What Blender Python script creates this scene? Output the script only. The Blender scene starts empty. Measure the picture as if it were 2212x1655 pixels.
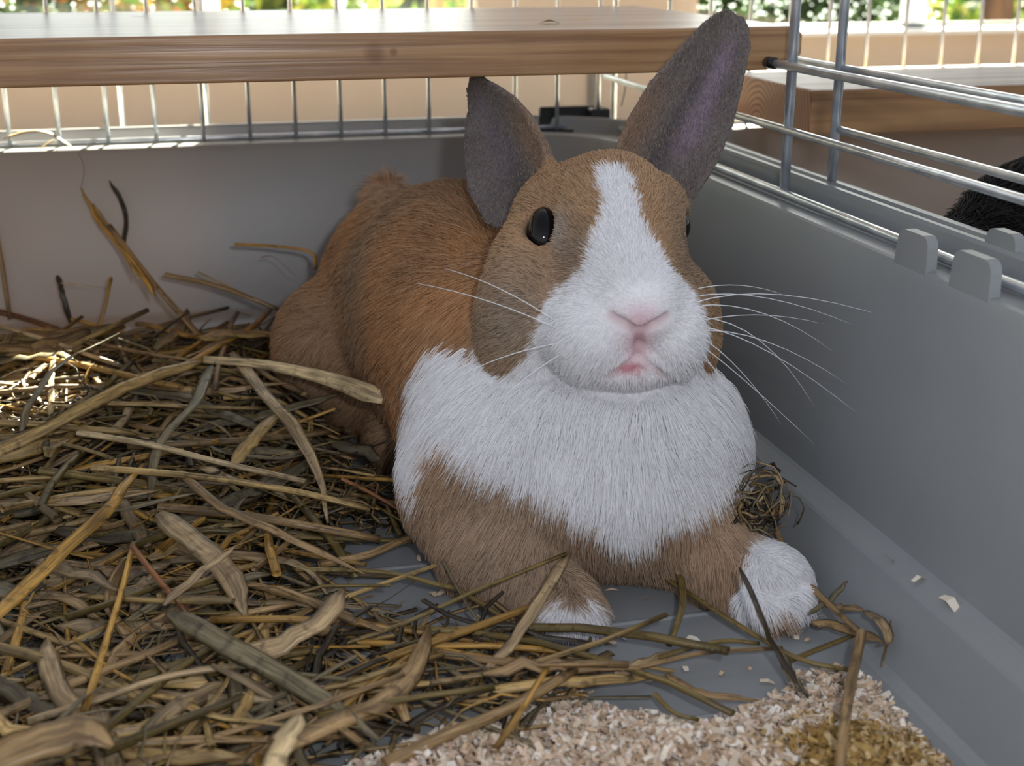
import bpy, bmesh, math, random
import numpy as np
from mathutils import Vector, Matrix

# ------------------------------------------------------------------ camera, sky, sun, flash, exposure
U = 0.28                                   # design unit in metres (height of the lens above the tub floor)
SC = bpy.context.scene
COL = SC.collection
FPX = 2900.0
YAW, PIT, ROL = 0.2430164, 0.314720, -0.00070788
_f = np.array([math.sin(YAW)*math.cos(PIT), math.cos(YAW)*math.cos(PIT), -math.sin(PIT)])
_r = np.array([math.cos(YAW), -math.sin(YAW), 0.0])
_u = np.cross(_r, _f)
CR = _r*math.cos(ROL) + _u*math.sin(ROL)
CU = -_r*math.sin(ROL) + _u*math.cos(ROL)
CF = _f
CAM = np.array([0.0, 0.0, 1.0])

cd = bpy.data.cameras.new('camera')
cam = bpy.data.objects.new('camera', cd)
COL.objects.link(cam)
cd.sensor_fit = 'HORIZONTAL'; cd.sensor_width = 36.0; cd.lens = 36.0*FPX/2212.0
cd.clip_start = 0.02; cd.clip_end = 60
M = Matrix(((CR[0], CU[0], -CF[0], 0), (CR[1], CU[1], -CF[1], 0), (CR[2], CU[2], -CF[2], U), (0, 0, 0, 1)))
cam.matrix_world = M
cd.dof.use_dof = True; cd.dof.focus_distance = 2.25*U; cd.dof.aperture_fstop = 12.0
SC.camera = cam

SUN_T, SUN_S = 0.38, 0.70                  # sideways and vertical run of the sun per unit of depth
SUN_EL = math.atan(SUN_S/math.sqrt(1+SUN_T**2)); SUN_AZ = math.atan(SUN_T)
w = bpy.data.worlds.new('sky'); SC.world = w; w.use_nodes = True
nt = w.node_tree
bg = nt.nodes['Background']; sky = nt.nodes.new('ShaderNodeTexSky')
sky.sky_type = 'NISHITA'; sky.sun_disc = False
sky.sun_elevation = SUN_EL; sky.sun_rotation = SUN_AZ
sky.air_density = 1.0; sky.dust_density = 2.5; sky.ozone_density = 1.0
hs = nt.nodes.new('ShaderNodeHueSaturation'); hs.inputs['Saturation'].default_value = 0.35     # thin white cloud over the blue
nt.links.new(sky.outputs[0], hs.inputs['Color']); nt.links.new(hs.outputs[0], bg.inputs[0]); bg.inputs[1].default_value = 0.12

sd = bpy.data.lights.new('sun', 'SUN'); sd.energy = 42.0; sd.angle = math.radians(0.6); sd.color = (1.0, 0.90, 0.74)
so = bpy.data.objects.new('sun', sd); COL.objects.link(so)
so.rotation_euler = Vector((-SUN_T, -1.0, -SUN_S)).to_track_quat('-Z', 'Y').to_euler()
so.location = (1, 3, 2)
# the camera's own flash, a little up and to the right of the lens
fd = bpy.data.lights.new('camera_flash', 'POINT'); fd.energy = 2.1; fd.shadow_soft_size = 0.012; fd.color = (0.95, 0.96, 1.0)
fo = bpy.data.objects.new('camera_flash', fd); COL.objects.link(fo)
fo.location = (CAM + CR*0.17 + CU*0.14)*U

vs = SC.view_settings
vs.view_transform = 'Standard'; vs.look = 'None'; vs.gamma = 1.0; vs.use_curve_mapping = False
vs.exposure = 0.9

# ------------------------------------------------------------------ helpers
rng = np.random.default_rng(7)
random.seed(7)

def ray(px, py):
    return CF + CR*(px-1106.0)/FPX - CU*(py-827.5)/FPX
def W(px, py, z=None, Y=None, X=None, d=None):
    """point seen at a pixel of the photograph on a plane of the place (design units)"""
    q = ray(px, py)
    if d is not None: t = d
    elif z is not None: t = (z-CAM[2])/q[2]
    elif Y is not None: t = (Y-CAM[1])/q[1]
    else: t = (X-CAM[0])/q[0]
    return CAM + q*t
def PX(P):
    v = np.asarray(P, float)-CAM; z = v@CF
    return 1106+FPX*(v@CR)/z, 827.5-FPX*(v@CU)/z

def lin(c):
    c = np.asarray(c, float)/255.0
    return np.where(c <= 0.04045, c/12.92, ((c+0.055)/1.055)**2.4)
def rgba(r, g, b):
    return tuple(float(x) for x in lin((r, g, b))) + (1.0,)

def prop(o, label=None, cat=None, group=None, kind=None):
    if label: o['label'] = label
    if cat: o['category'] = cat
    if group: o['group'] = group
    if kind: o['kind'] = kind
    return o
def empty(name, loc, label=None, cat=None, group=None, kind=None):
    o = bpy.data.objects.new(name, None); COL.objects.link(o)
    o.location = tuple(np.asarray(loc, float)*U); o.empty_display_size = 0.02
    return prop(o, label, cat, group, kind)
def mesh(name, verts, faces, mat, parent=None, origin=None, smooth=False, colors=None, uvs=None):
    """verts in design units, world space; origin (design units) becomes the object's location"""
    verts = np.asarray(verts, float)
    if origin is None: origin = verts.mean(0)
    origin = np.asarray(origin, float)
    me = bpy.data.meshes.new(name)
    me.from_pydata(((verts-origin)*U).tolist(), [], faces)
    if mat is not None: me.materials.append(mat)
    if smooth: me.polygons.foreach_set('use_smooth', np.ones(len(me.polygons), bool))
    if colors is not None:
        a = me.color_attributes.new('Col', 'FLOAT_COLOR', 'POINT')
        c = np.ones((len(verts), 4)); c[:, :3] = colors
        a.data.foreach_set('color', c.ravel())
    if uvs is not None:
        lay = me.uv_layers.new(name='UVMap')
        idx = np.empty(len(me.loops), int); me.loops.foreach_get('vertex_index', idx)
        lay.data.foreach_set('uv', np.asarray(uvs)[idx].ravel())
    me.update()
    o = bpy.data.objects.new(name, me); COL.objects.link(o)
    if parent is not None:
        o.parent = parent
        pl = np.array(parent.location)/U
        o.location = tuple((origin-pl)*U)
    else:
        o.location = tuple(origin*U)
    return o
def copy_to(o, loc, parent=None):
    c = o.copy(); COL.objects.link(c)
    if parent is not None:
        c.parent = parent; loc = np.asarray(loc, float)-np.array(parent.location)/U
    c.location = tuple(np.asarray(loc, float)*U)
    return c

def box_geo(x0, x1, y0, y1, z0, z1, bev=0.0, seg=2):
    bm = bmesh.new()
    bmesh.ops.create_cube(bm, size=1.0)
    for v in bm.verts:
        v.co = Vector(((x0+x1)/2+v.co.x*(x1-x0), (y0+y1)/2+v.co.y*(y1-y0), (z0+z1)/2+v.co.z*(z1-z0)))
    if bev > 0:
        bmesh.ops.bevel(bm, geom=bm.edges[:], offset=bev, segments=seg, affect='EDGES', profile=0.5)
    bm.verts.index_update()
    V = np.array([v.co[:] for v in bm.verts]); F = [[v.index for v in f.verts] for f in bm.faces]
    bm.free()
    return V, F
def box(name, x0, x1, y0, y1, z0, z1, mat, parent=None, bev=0.0, seg=2, smooth=False, origin=None):
    V, F = box_geo(x0, x1, y0, y1, z0, z1, bev, seg)
    return mesh(name, V, F, mat, parent, origin, smooth)

def tube_geo(pts, rad, n=8, cap=True, flat=1.0, up=None, twist=0.0):
    """tube along pts; rad scalar or list; flat squashes the section along its second axis"""
    pts = np.asarray(pts, float); m = len(pts)
    rad = np.broadcast_to(np.asarray(rad, float), (m,))
    T = np.gradient(pts, axis=0); T /= np.linalg.norm(T, axis=1)[:, None]+1e-12
    a = np.array(up if up is not None else ((0, 0, 1.0) if abs(T[0, 2]) < 0.9 else (1.0, 0, 0)))
    V = []; UV = []
    L = np.r_[0, np.cumsum(np.linalg.norm(np.diff(pts, axis=0), axis=1))]
    for i in range(m):
        a = a - T[i]*(a@T[i]); a /= np.linalg.norm(a)+1e-12
        b = np.cross(T[i], a)
        tw = twist*i/(m-1)
        A = a*math.cos(tw)+b*math.sin(tw); B = -a*math.sin(tw)+b*math.cos(tw)
        for k in range(n):
            t = 2*math.pi*k/n
            V.append(pts[i] + B*math.cos(t)*rad[i] + A*math.sin(t)*rad[i]*flat)
            UV.append((k/n, L[i]))
    F = []
    for i in range(m-1):
        for k in range(n):
            k2 = (k+1) % n
            F.append([i*n+k, i*n+k2, (i+1)*n+k2, (i+1)*n+k])
    if cap:
        F.append(list(range(n))[::-1]); F.append([(m-1)*n+k for k in range(n)])
    return np.array(V), F, np.array(UV)
def tube(name, pts, rad, mat, parent=None, n=8, smooth=True, origin=None, **kw):
    V, F, UV = tube_geo(pts, rad, n, **kw)
    return mesh(name, V, F, mat, parent, origin, smooth, uvs=UV)

# ------------------------------------------------------------------ materials
def mat_new(name):
    m = bpy.data.materials.new(name); m.use_nodes = True
    return m, m.node_tree, m.node_tree.nodes['Principled BSDF']
def simple(name, col, rough=0.5, metal=0.0, spec=0.5):
    m, t, b = mat_new(name)
    b.inputs['Base Color'].default_value = col; b.inputs['Roughness'].default_value = rough
    b.inputs['Metallic'].default_value = metal; b.inputs['Specular IOR Level'].default_value = spec
    return m
def noisy(name, c1, c2, scale=5.0, detail=4.0, rough=0.5, bump=0.0, metal=0.0, stretch=(1, 1, 1), coord='Object', lo=0.35, hi=0.65, spec=0.5):
    m, t, b = mat_new(name)
    tc = t.nodes.new('ShaderNodeTexCoord'); mp = t.nodes.new('ShaderNodeMapping'); mp.inputs['Scale'].default_value = stretch
    nz = t.nodes.new('ShaderNodeTexNoise'); nz.inputs['Scale'].default_value = scale; nz.inputs['Detail'].default_value = detail
    cr = t.nodes.new('ShaderNodeValToRGB'); cr.color_ramp.elements[0].position = lo; cr.color_ramp.elements[1].position = hi
    cr.color_ramp.elements[0].color = c1; cr.color_ramp.elements[1].color = c2
    t.links.new(tc.outputs[coord], mp.inputs[0]); t.links.new(mp.outputs[0], nz.inputs['Vector'])
    t.links.new(nz.outputs[0], cr.inputs[0]); t.links.new(cr.outputs[0], b.inputs['Base Color'])
    b.inputs['Roughness'].default_value = rough; b.inputs['Metallic'].default_value = metal; b.inputs['Specular IOR Level'].default_value = spec
    if bump:
        bp = t.nodes.new('ShaderNodeBump'); bp.inputs['Strength'].default_value = bump; bp.inputs['Distance'].default_value = 0.002
        t.links.new(nz.outputs[0], bp.inputs['Height']); t.links.new(bp.outputs[0], b.inputs['Normal'])
    return m

def plastic_mat():
    m, t, b = mat_new('grey_plastic')
    tc = t.nodes.new('ShaderNodeTexCoord')
    n1 = t.nodes.new('ShaderNodeTexNoise'); n1.inputs['Scale'].default_value = 7; n1.inputs['Detail'].default_value = 5
    n2 = t.nodes.new('ShaderNodeTexNoise'); n2.inputs['Scale'].default_value = 90; n2.inputs['Detail'].default_value = 3
    cr = t.nodes.new('ShaderNodeValToRGB'); cr.color_ramp.elements[0].position = 0.3; cr.color_ramp.elements[1].position = 0.7
    cr.color_ramp.elements[0].color = rgba(136, 139, 141); cr.color_ramp.elements[1].color = rgba(147, 150, 151)
    t.links.new(tc.outputs['Object'], n1.inputs['Vector']); t.links.new(tc.outputs['Object'], n2.inputs['Vector'])
    t.links.new(n1.outputs[0], cr.inputs[0]); t.links.new(cr.outputs[0], b.inputs['Base Color'])
    b.inputs['Roughness'].default_value = 0.36; b.inputs['Specular IOR Level'].default_value = 0.4
    bp = t.nodes.new('ShaderNodeBump'); bp.inputs['Strength'].default_value = 0.04; bp.inputs['Distance'].default_value = 0.001
    t.links.new(n2.outputs[0], bp.inputs['Height']); t.links.new(bp.outputs[0], b.inputs['Normal'])
    tr = t.nodes.new('ShaderNodeBsdfTranslucent'); tr.inputs[0].default_value = rgba(235, 200, 160)
    mx = t.nodes.new('ShaderNodeMixShader'); mx.inputs[0].default_value = 0.07
    out = t.nodes['Material Output']
    t.links.new(b.outputs[0], mx.inputs[1]); t.links.new(tr.outputs[0], mx.inputs[2]); t.links.new(mx.outputs[0], out.inputs[0])
    return m
PLASTIC = plastic_mat()
STEEL = noisy('galvanised_steel', rgba(190, 197, 205), rgba(236, 240, 245), scale=60, rough=0.26, metal=0.7, bump=0.05)
BLACKP = simple('black_plastic', rgba(16, 18, 17), 0.35)

def wood_mat(name, c1, c2, axis, end=False, rough=0.45, knots=(), scale=1.0):
    """grain runs along axis; knots are (x,y,z,r) in object metres"""
    m, t, b = mat_new(name)
    tc = t.nodes.new('ShaderNodeTexCoord'); mp = t.nodes.new('ShaderNodeMapping')
    st = [110*scale, 110*scale, 210*scale]; st[axis] = 5*scale
    mp.inputs['Scale'].default_value = st
    nz = t.nodes.new('ShaderNodeTexNoise'); nz.inputs['Scale'].default_value = 1.0; nz.inputs['Detail'].default_value = 6; nz.inputs['Distortion'].default_value = 0.6
    n2 = t.nodes.new('ShaderNodeTexNoise'); n2.inputs['Scale'].default_value = 12; n2.inputs['Detail'].default_value = 5
    cr = t.nodes.new('ShaderNodeValToRGB'); cr.color_ramp.elements[0].position = 0.36; cr.color_ramp.elements[1].position = 0.62
    cr.color_ramp.elements[0].color = c1; cr.color_ramp.elements[1].color = c2
    mx = t.nodes.new('ShaderNodeMix'); mx.data_type = 'RGBA'; mx.blend_type = 'MULTIPLY'; mx.inputs[0].default_value = 0.35
    t.links.new(tc.outputs['Object'], mp.inputs[0]); t.links.new(mp.outputs[0], nz.inputs['Vector'])
    t.links.new(tc.outputs['Object'], n2.inputs['Vector'])
    t.links.new(nz.outputs[0], cr.inputs[0])
    c3 = t.nodes.new('ShaderNodeValToRGB'); c3.color_ramp.elements[0].position = 0.4; c3.color_ramp.elements[1].position = 0.6
    c3.color_ramp.elements[0].color = (0.55, 0.5, 0.45, 1); c3.color_ramp.elements[1].color = (1, 1, 1, 1)
    t.links.new(n2.outputs[0], c3.inputs[0])
    t.links.new(cr.outputs[0], mx.inputs[6]); t.links.new(c3.outputs[0], mx.inputs[7])
    last = mx.outputs[2]
    for (kx, ky, kz, kr) in knots:
        vm = t.nodes.new('ShaderNodeVectorMath'); vm.operation = 'DISTANCE'; vm.inputs[1].default_value = (kx, ky, kz)
        nm = t.nodes.new('ShaderNodeMath'); nm.operation = 'MULTIPLY_ADD'; nm.inputs[1].default_value = kr*0.9; nm.inputs[2].default_value = -kr*0.45
        ad = t.nodes.new('ShaderNodeMath'); ad.operation = 'ADD'
        t.links.new(tc.outputs['Object'], vm.inputs[0]); t.links.new(n2.outputs[0], nm.inputs[0])
        t.links.new(vm.outputs['Value'], ad.inputs[0]); t.links.new(nm.outputs[0], ad.inputs[1])
        mr = t.nodes.new('ShaderNodeMapRange'); mr.inputs[1].default_value = kr*1.25; mr.inputs[2].default_value = kr*0.45; mr.inputs[3].default_value = 0; mr.inputs[4].default_value = 0.6
        t.links.new(ad.outputs[0], mr.inputs[0])
        k = t.nodes.new('ShaderNodeMix'); k.data_type = 'RGBA'; k.inputs[7].default_value = rgba(104, 62, 38)
        t.links.new(mr.outputs[0], k.inputs[0]); t.links.new(last, k.inputs[6]); last = k.outputs[2]
    if end:
        wv = t.nodes.new('ShaderNodeTexWave'); wv.wave_type = 'RINGS'; wv.rings_direction = 'X'
        wv.inputs['Scale'].default_value = 75.0; wv.inputs['Distortion'].default_value = 2.5; wv.inputs['Detail'].default_value = 1.5; wv.inputs['Detail Scale'].default_value = 0.5
        m2 = t.nodes.new('ShaderNodeMapping'); m2.inputs['Location'].default_value = end
        t.links.new(tc.outputs['Object'], m2.inputs[0]); t.links.new(m2.outputs[0], wv.inputs['Vector'])
        ce = t.nodes.new('ShaderNodeValToRGB'); ce.color_ramp.elements[0].color = rgba(112, 66, 40); ce.color_ramp.elements[1].color = rgba(176, 122, 84)
        t.links.new(wv.outputs[0], ce.inputs[0])
        ge = t.nodes.new('ShaderNodeNewGeometry'); sx = t.nodes.new('ShaderNodeSeparateXYZ'); ab = t.nodes.new('ShaderNodeMath'); ab.operation = 'ABSOLUTE'
        gt = t.nodes.new('ShaderNodeMath'); gt.operation = 'GREATER_THAN'; gt.inputs[1].default_value = 0.85
        t.links.new(ge.outputs['Normal'], sx.inputs[0]); t.links.new(sx.outputs[0], ab.inputs[0]); t.links.new(ab.outputs[0], gt.inputs[0])
        k = t.nodes.new('ShaderNodeMix'); k.data_type = 'RGBA'
        t.links.new(gt.outputs[0], k.inputs[0]); t.links.new(last, k.inputs[6]); t.links.new(ce.outputs[0], k.inputs[7]); last = k.outputs[2]
    # upper face is worn and greyed; the pale tone also paints in sky sheen
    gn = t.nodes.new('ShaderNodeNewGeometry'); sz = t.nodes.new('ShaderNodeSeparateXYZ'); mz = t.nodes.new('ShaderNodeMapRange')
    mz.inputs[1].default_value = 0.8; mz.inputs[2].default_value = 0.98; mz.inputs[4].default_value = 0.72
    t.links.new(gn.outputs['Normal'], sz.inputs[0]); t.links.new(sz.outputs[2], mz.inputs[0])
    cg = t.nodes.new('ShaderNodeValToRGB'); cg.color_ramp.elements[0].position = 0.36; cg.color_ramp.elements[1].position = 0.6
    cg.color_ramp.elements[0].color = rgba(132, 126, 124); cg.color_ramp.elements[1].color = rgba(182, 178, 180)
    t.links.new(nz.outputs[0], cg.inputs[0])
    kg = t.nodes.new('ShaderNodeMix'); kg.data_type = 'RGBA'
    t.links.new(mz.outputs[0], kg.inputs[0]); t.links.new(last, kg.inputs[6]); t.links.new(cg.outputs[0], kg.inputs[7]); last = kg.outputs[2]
    t.links.new(last, b.inputs['Base Color'])
    b.inputs['Roughness'].default_value = rough
    bp = t.nodes.new('ShaderNodeBump'); bp.inputs['Strength'].default_value = 0.25; bp.inputs['Distance'].default_value = 0.0015
    t.links.new(nz.outputs[0], bp.inputs['Height']); t.links.new(bp.outputs[0], b.inputs['Normal'])
    return m

def attr_mat(name, rough=0.6, streak=0.0, spec=0.3, trans=0.0):
    m, t, b = mat_new(name)
    at = t.nodes.new('ShaderNodeAttribute'); at.attribute_name = 'Col'
    last = at.outputs['Color']
    if streak:
        uv = t.nodes.new('ShaderNodeUVMap'); oi = t.nodes.new('ShaderNodeObjectInfo'); ml = t.nodes.new('ShaderNodeMath'); ml.operation = 'MULTIPLY'; ml.inputs[1].default_value = 50
        t.links.new(oi.outputs['Random'], ml.inputs[0])
        for sc_, lo_, hi_, dk in (((5, 9, 1), .36, .60, 1-streak), ((26, 16, 1), .38, .60, 1-streak*.8), ((3, 45, 1), .30, .44, .55)):
            mp = t.nodes.new('ShaderNodeMapping'); mp.inputs['Scale'].default_value = sc_
            nz = t.nodes.new('ShaderNodeTexNoise'); nz.inputs['Scale'].default_value = 1.0; nz.inputs['Detail'].default_value = 4
            ad = t.nodes.new('ShaderNodeVectorMath'); ad.operation = 'ADD'
            t.links.new(uv.outputs[0], mp.inputs[0]); t.links.new(mp.outputs[0], ad.inputs[0]); t.links.new(ml.outputs[0], ad.inputs[1]); t.links.new(ad.outputs[0], nz.inputs['Vector'])
            cr = t.nodes.new('ShaderNodeValToRGB'); cr.color_ramp.elements[0].position = lo_; cr.color_ramp.elements[1].position = hi_
            cr.color_ramp.elements[0].color = (dk, dk*.97, dk*.95, 1); cr.color_ramp.elements[1].color = (1.12, 1.12, 1.1, 1)
            t.links.new(nz.outputs[0], cr.inputs[0])
            mx = t.nodes.new('ShaderNodeMix'); mx.data_type = 'RGBA'; mx.blend_type = 'MULTIPLY'; mx.inputs[0].default_value = 1.0
            t.links.new(last, mx.inputs[6]); t.links.new(cr.outputs[0], mx.inputs[7]); last = mx.outputs[2]
        bpn = t.nodes.new('ShaderNodeBump'); bpn.inputs['Strength'].default_value = .5; bpn.inputs['Distance'].default_value = .001
        t.links.new(cr.outputs[0], bpn.inputs['Height']); t.links.new(bpn.outputs[0], b.inputs['Normal'])
    t.links.new(last, b.inputs['Base Color'])
    b.inputs['Roughness'].default_value = rough; b.inputs['Specular IOR Level'].default_value = spec
    if trans:
        tr = t.nodes.new('ShaderNodeBsdfTranslucent'); t.links.new(last, tr.inputs[0])
        ms = t.nodes.new('ShaderNodeMixShader'); ms.inputs[0].default_value = trans
        t.links.new(b.outputs[0], ms.inputs[1]); t.links.new(tr.outputs[0], ms.inputs[2]); t.links.new(ms.outputs[0], t.nodes['Material Output'].inputs[0])
    return m
STRAW = attr_mat('dry_straw', 0.42, 0.5, 0.45, 0.08)
FLAKE = attr_mat('wood_flake', 0.7, 0.0, 0.2, 0.15)
FURM = attr_mat('fur_strand', 0.55, 0.0, 0.25, 0.25)
SKIN = attr_mat('rabbit_coat', 0.8, 0.0, 0.1)

# ------------------------------------------------------------------ the room
def build_room():
    beige = noisy('beige_wall_paint', rgba(190, 168, 147), rgba(198, 177, 157), scale=3, rough=0.6)
    white = simple('white_window_frame', rgba(232, 233, 236), 0.35)
    dark = simple('dark_rubber_seal', rgba(22, 40, 38), 0.5)
    fl = noisy('stone_floor', rgba(150, 138, 124), rgba(176, 164, 150), scale=8, rough=0.6)
    prop(box('floor', -9, 9, -8, 7.4, -0.14, -0.04, fl), kind='structure')
    YW = 7.4
    zs = W(1900, 58, Y=YW)[2]; zl = W(1900, 73, Y=YW)[2]
    xa, xb = W(1030, 10, Y=YW)[0], W(1508, 10, Y=YW)[0]
    ztop = 3.66; zroof = 7.5
    wall = box('wall_back', -9, 9, YW, YW+0.25, -0.04, zl, beige, bev=0.01); prop(wall, kind='structure')
    prop(box('trim_1', -9, 9, YW, YW+0.25, ztop, zroof, beige), kind='structure')
    prop(box('trim_2', xa, xb, YW, YW+0.25, zl, ztop, beige), kind='structure')
    # battens over the seams of the wall panels
    grey = simple('seam_batten', rgba(120, 112, 104), 0.5)
    for k, (pxl, pxr) in enumerate(((1272, 1287),)):
        x0 = W(pxl, 200, Y=YW-0.02)[0]; x1 = W(pxr, 200, Y=YW-0.02)[0]
        prop(box('trim_%d' % (3+k), x0, x1, YW-0.03, YW, -0.04, zl, grey, bev=0.004), kind='structure')
    glass = bpy.data.materials.new('window_glass'); glass.use_nodes = True
    t = glass.node_tree; t.nodes.remove(t.nodes['Principled BSDF'])
    tr = t.nodes.new('ShaderNodeBsdfTransparent'); tr.inputs[0].default_value = (0.93, 0.97, 0.95, 1)
    gl = t.nodes.new('ShaderNodeBsdfGlossy'); gl.inputs['Roughness'].default_value = 0.02
    fr = t.nodes.new('ShaderNodeFresnel'); fr.inputs[0].default_value = 1.45; mx = t.nodes.new('ShaderNodeMixShader')
    t.links.new(fr.outputs[0], mx.inputs[0]); t.links.new(tr.outputs[0], mx.inputs[1]); t.links.new(gl.outputs[0], mx.inputs[2]); t.links.new(mx.outputs[0], t.nodes['Material Output'].inputs[0])
    drop = simple('rain_drop', (0.9, 0.93, 0.95, 1), 0.15)
    mulls = {1: ((433, 475),), 2: ((1968, 2004),)}
    for n, (x0, x1) in ((1, (-9, xa)), (2, (xb, 9))):
        wd = empty('window_%d' % n, ((max(x0, -3)+min(x1, 4))/2, YW+0.12, zl), kind='structure')
        box('window_sill', x0, x1, YW-0.10, YW+0.2, zl, zs-0.012, white, wd, bev=0.006)
        box('glazing_seal', x0, x1, YW+0.09, YW+0.15, zs-0.012, zs+0.012, dark, wd)
        box('window_head', x0, x1, YW+0.06, YW+0.18, ztop-0.08, ztop, white, wd)
        edges = [x0]
        for (a, b) in mulls[n]:
            m0 = W(a, 10, Y=YW+0.06)[0]; m1 = W(b, 10, Y=YW+0.06)[0]
            box('mullion', m0, m1, YW+0.06, YW+0.18, zs+0.012, ztop-0.08, white, wd, bev=0.008)
            edges += [m0, m1]
        edges.append(x1)
        for k in range(0, len(edges), 2):
            box('pane', edges[k], edges[k+1], YW+0.115, YW+0.125, zs+0.012, ztop-0.08, glass, wd)
        # rain drops standing on the outside of the glass
        V, F = [], []
        lo, hi = (-0.9, 1.3) if n == 1 else (2.35, 4.6)
        for _ in range(420 if n == 2 else 150):
            c = np.array([rng.uniform(lo, hi), YW+0.127, rng.uniform(zs+0.02, zs+0.35)])
            rr = rng.uniform(0.004, 0.011)
            o = len(V)
            for i in range(6):
                V.append(c+np.array([math.cos(i*math.pi/3)*rr, 0, math.sin(i*math.pi/3)*rr]))
            V.append(c+np.array([0, rr*0.6, 0]))
            for i in range(6): F.append([o+i, o+(i+1) % 6, o+6])
        prop(mesh('rain_drops', V, F, drop, wd, smooth=True), kind='stuff')

def leaf_cloud(name, c, rx, ry, rz, n, size, cols, parent, mat):
    V, F, C = [], [], []
    for _ in range(n):
        v = rng.normal(size=3); v /= np.linalg.norm(v); v *= rng.uniform(0.55, 1.0)
        p = np.array(c)+v*np.array([rx, ry, rz])
        a = rng.normal(size=3); a /= np.linalg.norm(a); b = np.cross(a, rng.normal(size=3)); b /= np.linalg.norm(b)
        s = size*rng.uniform(0.6, 1.4); o = len(V)
        V += [p-a*s, p+b*s*0.4, p+a*s, p-b*s*0.4]; F.append([o, o+1, o+2, o+3])
        C += [lin(cols[rng.integers(len(cols))])*rng.uniform(0.45, 0.85)]*4
    return mesh(name, V, F, mat, parent, colors=np.array(C))

def build_garden():
    LEAF = attr_mat('garden_leaf', 0.6, 0.0, 0.2, 0.12)
    bark = noisy('bark', rgba(70, 52, 42), rgba(112, 84, 68), scale=20, rough=0.9, stretch=(1, 1, .2))
    soil = noisy('garden_ground', rgba(58, 70, 40), rgba(80, 92, 54), scale=3, rough=0.9)
    prop(mesh('ground', [(-40, 6.3, -2.5), (60, 6.3, -2.5), (60, 90, -2.5), (-40, 90, -2.5)], [[0, 1, 2, 3]], soil), kind='structure')
    G1 = [(70, 110, 40), (110, 150, 60), (50, 84, 36), (150, 180, 90)]
    G2 = [(60, 90, 50), (40, 62, 38), (90, 120, 70)]
    G3 = [(170, 190, 90), (140, 170, 70), (210, 210, 120), (90, 130, 60)]
    G4 = [(200, 170, 70), (140, 150, 60), (190, 110, 70), (110, 150, 70)]
    spots = [((-2.2, 11.5), 1.5, G2, 'dark green garden shrub seen at the far left of the window'),
             ((-0.3, 12.5), 1.2, G4, 'green and yellow flowering shrub behind the left window pane'),
             ((1.6, 12.5), 0.9, G3, 'light yellow-green shrub just right of the white window mullion'),
             ((3.2, 13.0), 0.9, G3, 'small pale green shrub beside the tan wooden fence'),
             ((6.2, 12.5), 1.0, G2, 'dark shrub behind the window above the shelf end'),
             ((8.0, 13.0), 0.8, G3, 'pale sunlit shrub between the dark trunks on the right'),
             ((9.9, 13.5), 1.0, G3, 'bright green shrub right of the white window post'),
             ((-5.2, 12.5), 1.6, G1, 'mid green shrub at the outer left edge of the garden')]
    for (x, y), s, cols, lab in spots:
        r = empty('garden_shrub', (x, y, -2.5), lab, 'shrub')
        leaf_cloud('foliage', (x, y, -2.5+1.35*s+0.9), s, s*0.8, s*1.25, 2600, 0.10, cols, r, LEAF)
        tube('stem', [(x, y, -2.5), (x+0.03, y, -1.6), (x, y+0.02, -0.9)], [0.09, 0.07, 0.05], bark, r, n=7)
    hg = empty('garden_hedge', (3.0, 17.5, -2.5), 'tall dark green hedge closing off the garden behind the shrubs', 'hedge')
    leaf_cloud('foliage', (3.0, 17.5, -0.5), 13.0, 0.7, 2.1, 7000, 0.30, G2+G1, hg, LEAF)
    box('hedge_core', -9, 15, 17.4, 17.9, -2.5, 1.0, simple('hedge_twigs', rgba(34, 46, 26), 0.9), hg, bev=0.1)
    for (x, y, rr), lab in zip(((6.8, 10.4, 0.14), (8.3, 10.6, 0.17), (9.9, 10.8, 0.13)),
                               ('dark grey tree trunk outside, left of the white window post', 'reddish brown tree trunk right beside the white window post', 'dark tree trunk at the right edge of the garden view')):
        tr = empty('tree', (x, y, -2.5), lab, 'tree')
        tube('trunk', [(x, y, -2.5), (x+0.05, y, -0.5), (x-0.06, y, 1.5), (x+0.02, y, 3.6)], [rr*1.3, rr, rr*0.95, rr*0.8], bark, tr, n=9)
        leaf_cloud('crown', (x, y, 4.6), 0.75, 0.75, 1.3, 900, 0.14, G2, tr, LEAF)
    # fence of upright boards
    fm = noisy('fence_wood', rgba(176, 132, 98), rgba(206, 164, 128), scale=12, rough=0.8, stretch=(3, 3, .3))
    fe = empty('board_fence', (3.3, 14.0, -2.5), 'tan wooden board fence across the garden', 'fence')
    x = 2.6; first = None
    while x < 5.4:
        if first is None: first = box('board', x, x+0.26, 14.0, 14.05, -2.5, 0.95, fm, fe, bev=0.01)
        else:
            c = copy_to(first, (x+0.13, 14.025, -0.775), fe)
        x += 0.29
    box('rail', 2.55, 5.45, 14.05, 14.1, 0.2, 0.36, fm, fe); box('rail', 2.55, 5.45, 14.05, 14.1, -1.8, -1.64, fm, fe)
    pole = simple('pale_blue_pole', rgba(150, 170, 200), 0.4)
    prop(tube('garden_pole', [(0.55, 9.0, -2.5), (0.95, 9.0, 0.1), (1.35, 9.0, 1.6)], 0.03, pole, n=8), 'pale blue slanting pole outside the left window', 'pole')

build_room()
build_garden()

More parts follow.
